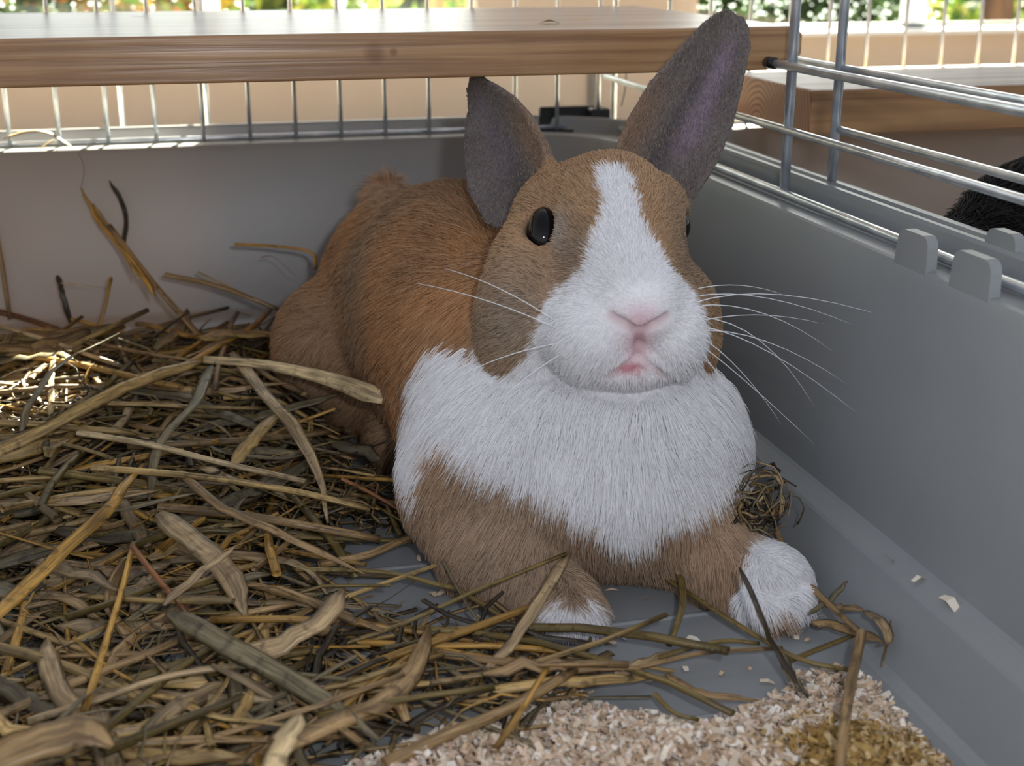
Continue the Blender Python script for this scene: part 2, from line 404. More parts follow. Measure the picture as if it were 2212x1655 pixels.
# ------------------------------------------------------------------ tubs, wire panels, boards
FX0, FX1, FY0, FY1 = -1.05, 0.944, -0.35, 3.287     # floor rectangle of the near tub
PROFILE = [(-0.02, 0.0), (0.0, 0.006), (0.039, 0.106), (0.043, 0.111), (0.072, 0.124), (0.077, 0.130), (0.130, 0.515), (0.137, 0.531), (0.143, 0.5335),
           (0.186, 0.5335), (0.190, 0.524), (0.232, 0.524), (0.238, 0.530), (0.243, 0.562), (0.247, 0.568), (0.258, 0.568), (0.262, 0.562), (0.262, 0.49), (0.240, 0.485), (0.210, 0.45), (0.10, -0.035), (-0.02, -0.035)]
def rounded_loop(x0, x1, y0, y1, off, r, n=7):
    x0, x1, y0, y1 = x0-off, x1+off, y0-off, y1+off
    r = max(r+off, 0.02); P = []
    for (cx, cy, a0) in ((x1-r, y1-r, 0), (x0+r, y1-r, 90), (x0+r, y0+r, 180), (x1-r, y0+r, 270)):
        for k in range(n):
            a = math.radians(a0+90*k/(n-1)); P.append((cx+r*math.cos(a), cy+r*math.sin(a)))
    return P
def build_tub(x0, x1, y0, y1, label, tabs, ribs):
    root = empty('cage_tub', ((x0+x1)/2, (y0+y1)/2, -0.035), label, 'cage tub')
    V, F = [], []; n = 28
    for off, z in PROFILE:
        V += [(x, y, z) for x, y in rounded_loop(x0, x1, y0, y1, off, 0.10)]
    for i in range(len(PROFILE)-1):
        for k in range(n):
            k2 = (k+1) % n
            F.append([i*n+k, i*n+k2, (i+1)*n+k2, (i+1)*n+k])
    F.append(list(range(n))); F.append([(len(PROFILE)-1)*n+k for k in range(n)][::-1])
    o = mesh('tub_shell', V, F, PLASTIC, root, smooth=True)
    md = o.modifiers.new('edge', 'EDGE_SPLIT'); md.split_angle = math.radians(16)
    for y in ribs:
        xs = np.linspace(x0+0.06, x1-0.06, 12)
        tube('floor_rib', [(x, y, 0.0005) for x in xs], 0.0055, PLASTIC, root, n=8, flat=0.7)
    for tb in tabs:
        xa, ya, yb, s = tb[:4]
        # retaining tab standing on the inner rim, rounded top corners
        h0, h1 = (0.522, 0.584) if len(tb) == 4 else tb[4]; c = 0.018; pr = []
        for (cy, cz, a0) in ((yb-c, h1-c, 0), (ya+c, h1-c, 90)):
            for k in range(5):
                a = math.radians(a0+90*k/4); pr.append((cy+c*math.cos(a), cz+c*math.sin(a)))
        pr = [(yb+0.004, h0)]+pr+[(ya-0.004, h0)]
        m = len(pr); VV = []
        for xx in (xa, xa+s*0.018):
            VV += [(xx+s*0.10*(z-h0)*0.35, y, z) for y, z in pr]
        FF = [list(range(m)), [m+k for k in range(m)][::-1]]+[[k, m+k, m+(k+1) % m, (k+1) % m] for k in range(m)]
        mesh('retaining_tab', VV, FF, PLASTIC, root)
    return root
build_tub(FX0, FX1, FY0, FY1, 'grey plastic cage tub holding the straw and the tan and white rabbit',
          [(1.079, 1.768, 1.856, 1), (1.079, 1.602, 1.698, 1), (1.079, 0.75, 0.85, 1), (1.079, 0.59, 0.68, 1), (1.192, 1.715, 1.792, 1, (0.555, 0.592))], [2.61, 2.33, 2.047, 1.767, 1.488, 1.2, .92])
NX0 = 1.480
build_tub(NX0, NX0+1.994, FY0, FY1, 'grey plastic neighbouring tub behind the right wire panel, holding the black rabbit',
          [(NX0-0.137, 1.66, 1.76, -1), (NX0-0.137, 1.49, 1.58, -1)], [])

def vwire(name, x, y, z0, z1, r, parent):
    return tube(name, [(x, y, z0), (x, y, (z0+z1)/2), (x, y, z1)], r, STEEL, parent, n=10)
YP = 3.487
# near cage, back panel
bp = empty('wire_panel', (0.0, YP, 0.535), 'back wire panel of the near cage, rising behind the long wooden shelf', 'wire panel')
first = None
for k in range(-9, 10):
    x = 0.0665+0.1148*k
    if x > 1.12: continue
    if first is None:
        first = vwire('wire', x, YP-0.012, 0.535, 1.75, 0.0052, bp); fz = np.array(first.location)/U
    else:
        copy_to(first, np.array([x, YP-0.012, (0.535+1.75)/2]), bp)
for z in (0.541, 1.02, 1.75):
    tube('rail', [(-1.1, YP, z), (0.0, YP, z), (1.135, YP, z)], 0.0066, STEEL, bp, n=10)
vwire('corner_post', 1.146, YP, 0.535, 1.75, 0.0075, bp)
# neighbour's back panel
nb = empty('wire_panel', (2.3, YP, 0.535), 'back wire panel of the neighbouring cage, behind the thick short plank', 'wire panel')
for k in range(0, 18):
    copy_to(first, np.array([1.292+0.1163*k, YP-0.012, (0.535+1.75)/2]), nb)
for z in (0.541, 0.985, 1.75):
    tube('rail', [(1.27, YP, z), (2.3, YP, z), (3.35, YP, z)], 0.0066, STEEL, nb, n=10)
# side panels between the two cages
XS = 1.13
sp = empty('wire_panel', (XS, 1.5, 0.535), 'side wire panel of the near cage, right of the rabbit', 'wire panel')
tube('rail', [(XS, -0.35, 0.545), (XS, 1.5, 0.545), (XS, 3.47, 0.545)], 0.0085, STEEL, sp, n=12)
tube('rail', [(XS-0.004, -0.35, 0.667), (XS-0.004, 1.5, 0.667), (XS-0.004, 3.5, 0.667)], 0.0078, STEEL, sp, n=12)
tube('rail', [(XS-0.004, -0.35, 0.785), (XS-0.004, 1.2, 0.785), (XS-0.004, 2.455, 0.785)], 0.0085, STEEL, sp, n=12)
tube('cut_end', [(XS-0.004, 2.44, 0.785), (XS-0.004, 2.462, 0.785), (XS-0.004, 2.475, 0.785)], 0.0112, BLACKP, sp, n=10)
vwire('upright', XS+0.010, 2.395, 0.548, 1.75, 0.0098, sp)
vwire('upright', XS+0.010, 1.2, 0.548, 1.75, 0.0098, sp)
XS2 = 1.222
s2 = empty('wire_panel', (XS2, 1.5, 0.57), 'side wire panel of the neighbouring cage, just beyond the near side panel', 'wire panel')
tube('rail', [(XS2+.004, -0.35, 0.667), (XS2+.004, 1.2, 0.667), (XS2+.004, 2.362, 0.667)], 0.0075, STEEL, s2, n=12)
tube('rail', [(XS2+.004, -0.35, 0.781), (XS2+.004, 1.5, 0.781), (XS2+.004, 2.75, 0.781)], 0.0075, STEEL, s2, n=12)
vwire('upright', XS2, 2.362, 0.569, 1.75, 0.0095, s2)
vwire('upright', XS2, 1.2, 0.569, 1.75, 0.0095, s2)
# black corner clip
cl = empty('corner_clip', (1.05, YP, 0.53), 'black plastic clip gripping the wire at the back corner of the tub', 'clip')
box('clip_bar', 0.945, 1.10, YP+0.012, YP+0.03, 0.527, 0.592, BLACKP, cl, bev=0.004)
box('clip_foot', 0.945, 1.13, YP-0.02, YP+0.012, 0.5245, 0.5345, BLACKP, cl, bev=0.002)
box('clip_jaw', 1.075, 1.13, YP-0.028, YP+0.03, 0.53, 0.588, BLACKP, cl, bev=0.006)
# two sunlit rods beyond the back rim
for pxx, lab in ((263, 'sunlit steel rod beyond the back rim, left one of a pair'), (447, 'sunlit steel rod beyond the back rim, right one of a pair')):
    a = W(pxx+2, 262, Y=3.66)
    prop(tube('steel_rod', [(a[0], 3.66, -0.04), (a[0], 3.66, 0.9), (a[0]-0.01, 3.66, 1.3)], 0.007, STEEL, n=10), lab, 'rod', 'rods behind the rim')

# long wooden shelf board (own rounded outline so that the right end is notched round the wire)
bwood = wood_mat('shelf_pine', rgba(142, 104, 72), rgba(178, 138, 98), 0, rough=0.30, knots=((float(W(810, 125, Y=2.49)[0]-0.0425)*U, -0.136, 0.0015, 0.0052), (float(W(851, 128, Y=2.49)[0]-0.0425)*U, -0.136, 0.002, 0.0022)))
def build_board():
    y0, y1, z0, z1, x0, x1 = 2.492, 3.462, 0.768, 0.851, -1.12, 1.205
    root = empty('wooden_shelf', ((x0+x1)/2, (y0+y1)/2, z0), 'long pine shelf board spanning the near cage behind the rabbit', 'shelf')
    bm = bmesh.new()
    prof = [(x0, z0), (1.135, z0), (1.150, z0+0.010), (1.150, z0+0.018), (1.190, z0+0.018), (1.205, z0+0.03), (1.205, z1-0.016), (1.192, z1), (x0, z1)]
    a = [bm.verts.new((x, y0, z)) for x, z in prof]; b = [bm.verts.new((x, y1, z)) for x, z in prof]
    m = len(prof)
    bm.faces.new(a); bm.faces.new(b[::-1])
    for k in range(m): bm.faces.new([a[k], b[k], b[(k+1) % m], a[(k+1) % m]])
    bmesh.ops.recalc_face_normals(bm, faces=bm.faces)
    ed = [e for e in bm.edges if abs(e.verts[0].co.y-e.verts[1].co.y) < 1e-6]
    bmesh.ops.bevel(bm, geom=ed, offset=0.005, segments=3, affect='EDGES', profile=0.5)
    bm.verts.index_update()
    V = np.array([v.co[:] for v in bm.verts]); F = [[v.index for v in f.verts] for f in bm.faces]; bm.free()
    mesh('board', V, F, bwood, root, origin=((x0+x1)/2, (y0+y1)/2, (z0+z1)/2))
    # raised splinters and a dent along the front face
    return root
build_board()
pf = W(1754, 195, z=0.68); pb = W(1587, 165, z=0.68)
pwood = wood_mat('plank_pine', rgba(140, 98, 62), rgba(178, 134, 90), 0, end=(0.5, -0.01, 0.02), rough=0.5, knots=((-0.225, -0.06, 0.0, 0.005),), scale=0.8)
def build_plank():
    x0, y0, y1 = pf[0], pf[1], 3.455
    z0, z1 = 0.574, 0.68
    root = empty('wooden_plank', (x0+0.9, (y0+y1)/2, z0), 'thick short pine plank with growth rings on its sawn end, in the neighbouring cage', 'plank')
    box('plank', x0, x0+1.8, y0, y1, z0, z1, pwood, root, bev=0.004, origin=(x0+0.9, (y0+y1)/2, (z0+z1)/2))
build_plank()

# ------------------------------------------------------------------ rabbits: implicit bodies turned into one continuous mesh
def cpt(px, py, d):
    return np.array([(px-1106.0)/FPX*d, -(py-827.5)/FPX*d, d])
def cam_to_world(P):
    P = np.asarray(P)
    return CAM + P[..., 0:1]*CR + P[..., 1:2]*CU + P[..., 2:3]*CF
def zfloor(P):
    return 1.0 + P[..., 0]*CR[2] + P[..., 1]*CU[2] + P[..., 2]*CF[2]
def rotm(yaw=0, pitch=0, roll=0):
    cy, sy = math.cos(yaw), math.sin(yaw); cp, sp_ = math.cos(pitch), math.sin(pitch); cr, sr = math.cos(roll), math.sin(roll)
    Ry = np.array([[cy, 0, sy], [0, 1, 0], [-sy, 0, cy]]); Rx = np.array([[1, 0, 0], [0, cp, -sp_], [0, sp_, cp]]); Rz = np.array([[cr, -sr, 0], [sr, cr, 0], [0, 0, 1]])
    return Ry@Rx@Rz
class Ell:
    def __init__(s, c, r, k=0.05, R=None): s.c, s.r, s.k, s.R = np.array(c, float), np.array(r, float), k, R; s.sub = False
    def bounds(s): m = s.r.max() if s.R is not None else s.r; return s.c-m, s.c+m
    def d(s, x, y, z):
        p = [x-s.c[0], y-s.c[1], z-s.c[2]]
        if s.R is not None:
            R = s.R; p = [R[0, i]*p[0]+R[1, i]*p[1]+R[2, i]*p[2] for i in range(3)]
        q0 = sum((p[i]/s.r[i])**2 for i in range(3)); q1 = sum((p[i]/s.r[i]**2)**2 for i in range(3))
        k0 = np.sqrt(q0); k1 = np.sqrt(q1)+1e-9
        return k0*(k0-1)/k1
class Cone:
    def __init__(s, a, b, ra, rb, k=0.04, sub=False): s.a, s.b, s.ra, s.rb, s.k, s.sub = np.array(a, float), np.array(b, float), ra, rb, k, sub
    def bounds(s): m = max(s.ra, s.rb); return np.minimum(s.a, s.b)-m, np.maximum(s.a, s.b)+m
    def d(s, x, y, z):
        ab = s.b-s.a; L = ab@ab
        t = np.clip(((x-s.a[0])*ab[0]+(y-s.a[1])*ab[1]+(z-s.a[2])*ab[2])/L, 0, 1)
        return np.sqrt((x-s.a[0]-t*ab[0])**2+(y-s.a[1]-t*ab[1])**2+(z-s.a[2]-t*ab[2])**2)-(s.ra+(s.rb-s.ra)*t)
class Ear:
    """cupped leaf-shaped shell: base, tip, facing direction of the open side, half-width profile, cup depth"""
    def __init__(s, base, tip, face, prof, cup, thick, k=0.03, bend=0.0):
        s.a = np.array(base, float); ab = np.array(tip, float)-s.a; s.L = np.linalg.norm(ab); s.t = ab/s.L
        f = np.array(face, float); f -= s.t*(f@s.t); s.n = f/np.linalg.norm(f); s.v = np.cross(s.t, s.n)
        s.prof, s.cup, s.th, s.k, s.sub, s.bend = prof, cup, thick, k, False, bend
        s.tip = np.array(tip, float)
    def bounds(s):
        m = max(p[1] for p in s.prof)+0.03
        return np.minimum(s.a, s.tip)-m, np.maximum(s.a, s.tip)+m
    def local(s, x, y, z):
        p = [x-s.a[0], y-s.a[1], z-s.a[2]]
        return tuple(p[0]*e[0]+p[1]*e[1]+p[2]*e[2] for e in (s.t, s.v, s.n))
    def d(s, x, y, z):
        S, Vv, N = s.local(x, y, z)
        u = np.clip(S/s.L, -0.2, 1.05)
        hw = np.interp(u, [p[0] for p in s.prof], [p[1] for p in s.prof])
        q = np.clip(Vv/np.maximum(hw, 1e-3), -1.3, 1.3)
        h = s.cup*hw*q*q + s.bend*np.sin(np.clip(u, 0, 1)*math.pi)*s.L
        th = s.th*(1.15-0.55*np.clip(u, 0, 1))
        e1 = np.abs(N-h)/math.sqrt(1+(2*s.cup)**2*0.35)-th
        e2 = (np.abs(Vv)-hw)*0.85
        e3 = np.maximum(-S-0.06, S-s.L)
        a = np.maximum(e1, e2+th)                 # rounded rim
        rim = np.sqrt(np.maximum(e1+th, 0)**2+np.maximum(e2+th, 0)**2)-th
        dd = np.where((e2+th > 0), np.maximum(rim, e1), e1)
        return np.maximum(dd, e3)
def field(prims, x, y, z):
    d = np.full(np.broadcast(x, y, z).shape, 9.0, np.float32)
    for p in prims:
        e = p.d(x, y, z)
        d = smin(d, e, p.k) if not p.sub else smax(d, -e, p.k)
    return d
def smin(a, b, k):
    h = np.clip(0.5+0.5*(b-a)/k, 0, 1)
    return b+(a-b)*h-k*h*(1-h)
def smax(a, b, k):
    return -smin(-a, -b, k)
def grid_field(prims, gx, gy, gz):
    D = np.full((len(gx), len(gy), len(gz)), 9.0, np.float32)
    for p in prims:
        lo, hi = p.bounds(); m = p.k+0.03
        i0, i1 = np.searchsorted(gx, lo[0]-m), np.searchsorted(gx, hi[0]+m)
        j0, j1 = np.searchsorted(gy, lo[1]-m), np.searchsorted(gy, hi[1]+m)
        k0, k1 = np.searchsorted(gz, lo[2]-m), np.searchsorted(gz, hi[2]+m)
        if i1 <= i0 or j1 <= j0 or k1 <= k0: continue
        e = p.d(gx[i0:i1, None, None].astype(np.float32), gy[None, j0:j1, None].astype(np.float32), gz[None, None, k0:k1].astype(np.float32))
        s = D[i0:i1, j0:j1, k0:k1]
        D[i0:i1, j0:j1, k0:k1] = smin(s, e, p.k) if not p.sub else smax(s, -e, p.k)
    return D
def surface_nets(D, gx, gy, gz):
    nx, ny, nz = D.shape
    neg = D < 0
    cnt = np.zeros((nx-1, ny-1, nz-1), np.int8)
    for i in (0, 1):
        for j in (0, 1):
            for k in (0, 1):
                cnt += neg[i:nx-1+i, j:ny-1+j, k:nz-1+k]
    ci, cj, ck = np.nonzero((cnt > 0) & (cnt < 8))
    idx = np.full(cnt.shape, -1, np.int32); idx[ci, cj, ck] = np.arange(len(ci))
    acc = np.zeros((len(ci), 3)); num = np.zeros(len(ci))
    C = [(i, j, k) for i in (0, 1) for j in (0, 1) for k in (0, 1)]
    for a in C:
        for b in C:
            if sum(b)-sum(a) == 1 and all(bb >= aa for aa, bb in zip(a, b)):
                da = D[ci+a[0], cj+a[1], ck+a[2]]; db = D[ci+b[0], cj+b[1], ck+b[2]]
                m = (da < 0) != (db < 0)
                t = np.where(m, da/np.where(m, da-db, 1), 0)
                pa = np.stack([gx[ci+a[0]], gy[cj+a[1]], gz[ck+a[2]]], 1); pb = np.stack([gx[ci+b[0]], gy[cj+b[1]], gz[ck+b[2]]], 1)
                acc += np.where(m[:, None], pa+(pb-pa)*t[:, None], 0); num += m
    V = acc/num[:, None]
    F = []
    for ax in range(3):
        s0 = [slice(None)]*3; s1 = [slice(None)]*3
        s0[ax] = slice(0, -1); s1[ax] = slice(1, None)
        ch = neg[tuple(s0)] != neg[tuple(s1)]
        i, j, k = np.nonzero(ch)
        o = [(1, 2), (2, 0), (0, 1)][ax]
        P = np.stack([i, j, k], 1)
        ok = (P[:, o[0]] > 0) & (P[:, o[1]] > 0) & (P[:, o[0]] < D.shape[o[0]]-1) & (P[:, o[1]] < D.shape[o[1]]-1)
        P = P[ok]
        q = []
        for (u_, v_) in ((0, 0), (-1, 0), (-1, -1), (0, -1)):
            Q = P.copy(); Q[:, o[0]] += u_; Q[:, o[1]] += v_
            q.append(idx[Q[:, 0], Q[:, 1], Q[:, 2]])
        q = np.stack(q, 1)
        flip = neg[P[:, 0], P[:, 1], P[:, 2]]
        q[~flip] = q[~flip][:, ::-1]
        F.append(q)
    return V, np.concatenate(F)
def grad(prims, P, h=0.004):
    g = []
    for i in range(3):
        A = P.copy(); B = P.copy(); A[:, i] += h; B[:, i] -= h
        g.append(field(prims, A[:, 0], A[:, 1], A[:, 2])-field(prims, B[:, 0], B[:, 1], B[:, 2]))
    g = np.stack(g, 1).astype(float); return g/(np.linalg.norm(g, axis=1)[:, None]+1e-9)
def hit(prims, px, py, d0=1.85, d1=3.3):
    """first surface point along a line of sight, in body coordinates"""
    ds = np.linspace(d0, d1, 900)
    x = (px-1106.0)/FPX*ds; y = -(py-827.5)/FPX*ds
    v = field(prims, x, y, ds)
    i = np.nonzero(v < 0)[0]
    if len(i) == 0: return None
    return np.array([x[i[0]], y[i[0]], ds[i[0]]])
def in_poly(x, y, poly):
    poly = np.asarray(poly); n = len(poly); c = np.zeros(len(x), bool); dmin = np.full(len(x), 9.0)
    for i in range(n):
        x0, y0 = poly[i]; x1, y1 = poly[(i+1) % n]
        if y0 != y1:
            c ^= ((y0 > y) != (y1 > y)) & (x < (x1-x0)*(y-y0)/(y1-y0)+x0)
        t = np.clip(((x-x0)*(x1-x0)+(y-y0)*(y1-y0))/((x1-x0)**2+(y1-y0)**2+1e-12), 0, 1)
        dmin = np.minimum(dmin, np.hypot(x-x0-t*(x1-x0), y-y0-t*(y1-y0)))
    return np.where(c, dmin, -dmin)              # signed distance, positive inside
def vnoise(P, s, seed=0):
    """cheap smooth value noise in 0..1"""
    Q = P*s; I = np.floor(Q).astype(np.int64); f = Q-I; f = f*f*(3-2*f); out = 0
    for dx in (0, 1):
        for dy in (0, 1):
            for dz in (0, 1):
                h = ((I[:, 0]+dx)*73856093 ^ (I[:, 1]+dy)*19349663 ^ (I[:, 2]+dz)*83492791 ^ seed*2654435) & 0xffff
                h = (h*(h*15731+789221)+1376312589) & 0x7fffffff
                wgt = np.where(dx, f[:, 0], 1-f[:, 0])*np.where(dy, f[:, 1], 1-f[:, 1])*np.where(dz, f[:, 2], 1-f[:, 2])
                out = out+wgt*(h % 1024)/1023.0
    return out
def sample_surface(V, F, n, weight=None):
    T = np.concatenate([F[:, [0, 1, 2]], F[:, [0, 2, 3]]])
    A, B, C = V[T[:, 0]], V[T[:, 1]], V[T[:, 2]]
    ar = np.linalg.norm(np.cross(B-A, C-A), axis=1)
    if weight is not None: ar = ar*weight[T].mean(1)
    cs = np.cumsum(ar); i = np.searchsorted(cs, rng.uniform(0, cs[-1], n)); i = np.minimum(i, len(T)-1)
    r1 = np.sqrt(rng.uniform(0, 1, n))[:, None]; r2 = rng.uniform(0, 1, n)[:, None]
    return A[i]*(1-r1)+B[i]*r1*(1-r2)+C[i]*r1*r2
def fur_object(name, roots, N, flow, length, lift, color_root, color_tip, parent, rad=0.0009, npt=5, droop=0.15):
    """strands as a curves object; all arrays in world design units"""
    n = len(roots)
    s = np.linspace(0, 1, npt)[None, :, None]
    Dn = N[:, None, :]; Df = flow[:, None, :]; L = length[:, None, None]; lf = lift[:, None, None]
    P = roots[:, None, :] + L*(Dn*lf*(s-0.45*s*s) + Df*((1-lf)*s+0.35*s*s)*0.85)
    P[:, :, 2] -= (L*droop*s*s)[:, :, 0]
    org = np.array(parent.location)/U
    cu = bpy.data.hair_curves.new(name); cu.add_curves([npt]*n)
    cu.attributes['position'].data.foreach_set('vector', ((P-org)*U).astype(np.float32).ravel())
    a = cu.attributes.get('radius') or cu.attributes.new('radius', 'FLOAT', 'POINT')
    prof = np.array([1.0, 0.95, 0.8, 0.55, 0.12]) if npt == 5 else np.linspace(1, 0.12, npt)
    a.data.foreach_set('value', (np.broadcast_to(prof, (n, npt))*rad*U).astype(np.float32).ravel())
    c = cu.attributes.new('Col', 'FLOAT_COLOR', 'POINT')
    m = np.linspace(0, 1, npt)[None, :, None]
    CC = np.ones((n, npt, 4), np.float32); CC[:, :, :3] = color_root[:, None, :]*(1-m)+color_tip[:, None, :]*m
    c.data.foreach_set('color', CC.ravel())
    cu.materials.append(FURM)
    o = bpy.data.objects.new(name, cu); COL.objects.link(o); o.parent = parent
    return o

def build_rabbit():
    E = lambda px, py, d, r, k=0.05, R=None: Ell(cpt(px, py, d), r, k, R)
    Kc = lambda a, b, ra, rb, k=0.04: Cone(cpt(*a), cpt(*b), ra, rb, k)
    body = [
        E(885, 660, 3.00, (.195, .25, .30), .10),
        E(985, 682, 2.74, (.215, .268, .32), .12),
        E(1125, 860, 2.46, (.225, .25, .29), .12),
        E(1170, 720, 2.48, (.13, .15, .2), .08),
        E(1255, 975, 2.28, (.245, .195, .19), .08),
        E(1400, 975, 2.26, (.145, .17, .17), .08),
        E(1080, 985, 2.29, (.13, .145, .18), .07),
        E(1300, 1080, 2.24, (.20, .10, .15), .06),
        E(712, 745, 2.90, (.110, .130, .19), .05),      # haunch
        E(785, 830, 2.88, (.09, .10, .16), .06),
        E(860, 950, 2.76, (.06, .07, .15), .05),        # hind foot tucked by the flank
        E(836, 416, 3.02, (.026, .036, .036), .03),       # tuft on the back
    ]
    legs = [
        Kc((1020, 1060, 2.24), (1080, 1190, 2.19), .105, .085, .06),
        Kc((1080, 1190, 2.19), (1190, 1290, 2.12), .085, .058, .04),
        E(1225, 1322, 2.09, (.052, .042, .07), .03),
        E(1205, 1338, 2.055, (.020, .026, .035), .012), E(1237, 1340, 2.045, (.021, .026, .035), .012), E(1268, 1338, 2.05, (.020, .025, .033), .012),
        Kc((1470, 1120, 2.22), (1560, 1220, 2.17), .085, .062, .06),
        Kc((1560, 1220, 2.17), (1650, 1265, 2.13), .06, .056, .04),
        E(1665, 1262, 2.125, (.057, .056, .07), .03),
        E(1620, 1308, 2.08, (.020, .028, .036), .012), E(1657, 1318, 2.065, (.021, .028, .037), .012), E(1694, 1313, 2.065, (.021, .028, .036), .012), E(1725, 1293, 2.08, (.018, .026, .034), .012),
    ]
    head = [
        E(1292, 500, 2.27, (.130, .125, .145), .06),
        E(1195, 470, 2.24, (.062, .066, .08), .04),
        E(1420, 470, 2.26, (.050, .066, .08), .04),
        E(1125, 682, 2.17, (.072, .082, .11), .04),
        E(1112, 752, 2.17, (.048, .042, .07), .03),
        E(1142, 590, 2.21, (.066, .085, .10), .04),
        E(1478, 690, 2.20, (.054, .078, .095), .045),
        E(1492, 745, 2.19, (.036, .042, .06), .03),
        E(1325, 610, 2.18, (.112, .13, .14), .06),
        Kc((1322, 440, 2.17), (1380, 640, 2.035), .080, .062, .05),
        E(1285, 712, 2.085, (.082, .072, .085), .035),
        E(1455, 706, 2.09, (.058, .072, .08), .03),
        E(1382, 668, 2.02, (.046, .036, .040), .03),
        E(1362, 797, 2.09, (.055, .028, .055), .025),
    ]
    R_face = (0.12, 0.02, -1.0)
    ear_r = Ear(cpt(1400, 395, 2.36), cpt(1590, 34, 2.42), (-0.02, -0.12, -1.0),
                [(-.2, .055), (0, .080), (.17, .086), (.40, .082), (.65, .063), (.85, .047), (.94, .033), (1.0, .014), (1.05, .006)], 0.62, .0085, .035)
    ear_l = Ear(cpt(1160, 415, 2.36), cpt(1024, 166, 2.60), (-0.35, -0.30, -0.85),
                [(-.2, .055), (0, .092), (.25, .094), (.45, .080), (.65, .056), (.82, .032), (.93, .022), (1.0, .010), (1.05, .005)], 0.55, .0085, .035)
    base = body+legs+head
    # nose and lip creases cut along the surface
    crease_lines = []
    def crease(pts, r, sink):
        out = []; P = []
        for (a, b) in pts:
            h = hit(base, a, b)
            P.append(h+np.array([0, 0, sink]))
        for i in range(len(P)-1): out.append(Cone(P[i], P[i+1], r, r, 0.008, sub=True)); crease_lines.append((P[i], P[i+1]))
        return out
    cuts = crease([(1322, 682), (1348, 700), (1380, 716), (1412, 702), (1438, 684)], .0060, .001)+crease([(1381, 716), (1380, 745), (1378, 775)], .0060, .001)
    cuts += crease([(1378, 774), (1345, 797), (1310, 812)], .007, .002)+crease([(1378, 774), (1410, 797), (1440, 808)], .007, .002)
    # eyes
    eyeL = hit([h_ for h_ in head if not (abs(h_.c[0]-cpt(1142, 590, 2.21)[0]) < 1e-6 if hasattr(h_, 'c') else False)], 1176, 497); eyeR = hit(head, 1470, 488)
    eL = eyeL+np.array([-.002, -.010, .001])
    eR = cpt(1452, 490, 2.235)
    sockets = [Ell(eL, (.0265, .0465, .034), .010), Ell(eR, (.029, .032, .032), .012)]
    for s_ in sockets: s_.sub = True
    prims = base+cuts+sockets+[ear_r, ear_l]
    gx = np.concatenate([np.arange(-.62, -.12, .010), np.arange(-.12, .50, .0042)])
    gy = np.arange(-.46, .70, .0052)
    gz = np.concatenate([np.arange(1.92, 2.16, .0042), np.arange(2.16, 2.66, .0060), np.arange(2.66, 3.42, .014)])
    D = grid_field(prims, gx, gy, gz)
    zf = 1.0 + gx[:, None, None]*CR[2] + gy[None, :, None]*CU[2] + gz[None, None, :]*CF[2]
    D = np.maximum(D, (0.003-zf).astype(np.float32))          # rests flat on the tub floor
    V, F = surface_nets(D, gx, gy, gz)
    Wv = cam_to_world(V)
    root_pos = cam_to_world(cpt(1150, 1000, 2.5)); root_pos = np.array([root_pos[0], root_pos[1], 0.003])
    root = empty('rabbit', root_pos, 'tan and white rabbit lying in the straw facing the camera', 'rabbit')

    # --- coat pattern, in the rabbit's own frontal plane
    def poly_ab(pts, prs, fallback=2.2):
        out = []
        for a, b in pts:
            h = hit(prs, a, b)
            if h is None: h = cpt(a, b, fallback)
            out.append(h[:2])
        return out
    blaze = poly_ab([(1283, 362), (1352, 360), (1364, 395), (1376, 440), (1398, 490), (1420, 535), (1440, 580), (1485, 615), (1512, 670), (1525, 740), (1505, 800), (1480, 850),
                     (1120, 850), (1085, 812), (1125, 790), (1152, 745), (1168, 690), (1185, 645), (1225, 615), (1262, 575), (1284, 520), (1300, 470), (1303, 430)], head)
    chest = poly_ab([(955, 742), (1080, 770), (1250, 790), (1500, 790), (1560, 785), (1600, 850), (1640, 930), (1650, 1010), (1590, 1030), (1490, 1075), (1425, 1110), (1362, 1155), (1320, 1125), (1250, 1080), (1140, 1030), (1050, 1000), (985, 945),
                     (945, 940), (925, 1010), (915, 1050), (895, 1020), (880, 960), (895, 880), (920, 800)], base, 2.3)
    pawl = poly_ab([(1180, 1345), (1192, 1305), (1222, 1290), (1240, 1312), (1262, 1292), (1290, 1310), (1300, 1345), (1280, 1400), (1190, 1400)], base, 2.06)
    pawr = poly_ab([(1585, 1270), (1612, 1205), (1600, 1165), (1690, 1150), (1770, 1230), (1780, 1300), (1740, 1350), (1690, 1310), (1640, 1345), (1590, 1320)], base, 2.1)
    def coat(P, N):
        """colour, fur length, region weights for body-space points"""
        n = len(P)
        x, y, z = P[:, 0], P[:, 1], P[:, 2]
        dh = field(head, x, y, z); db = field(body, x, y, z); dl = field(legs, x, y, z)
        der = ear_r.d(x, y, z); del_ = ear_l.d(x, y, z)
        n1 = vnoise(P, 14, 1); n2 = vnoise(P, 45, 2); n3 = vnoise(P, 5, 3); n4 = vnoise(P, 160, 5)
        jit = (n2-0.5)*0.012+(n4-.5)*0.010+rng.normal(0, .0035, n)
        orange = lin((204, 152, 104)); brown = lin((170, 130, 96)); grey = lin((150, 132, 114)); dark = lin((104, 80, 58)); white = lin((244, 242, 244)); cream = lin((206, 170, 134))
        C = orange[None]*(1-n1[:, None])+brown[None]*n1[:, None]
        m = np.clip((n3-0.45)*2.2, 0, 1)[:, None]*0.6; C = C*(1-m)+grey*m
        L = np.full(n, .048)
        # lower chest and forelegs: greyer brown
        lowm = np.clip((2.5-z)/.2, 0, 1)*np.clip((-.06-y)/.1, 0, 1)
        C = C*(1-lowm[:, None]*.75)+(lin((200, 174, 150))*(.7+.42*n1[:, None]))*lowm[:, None]*.75
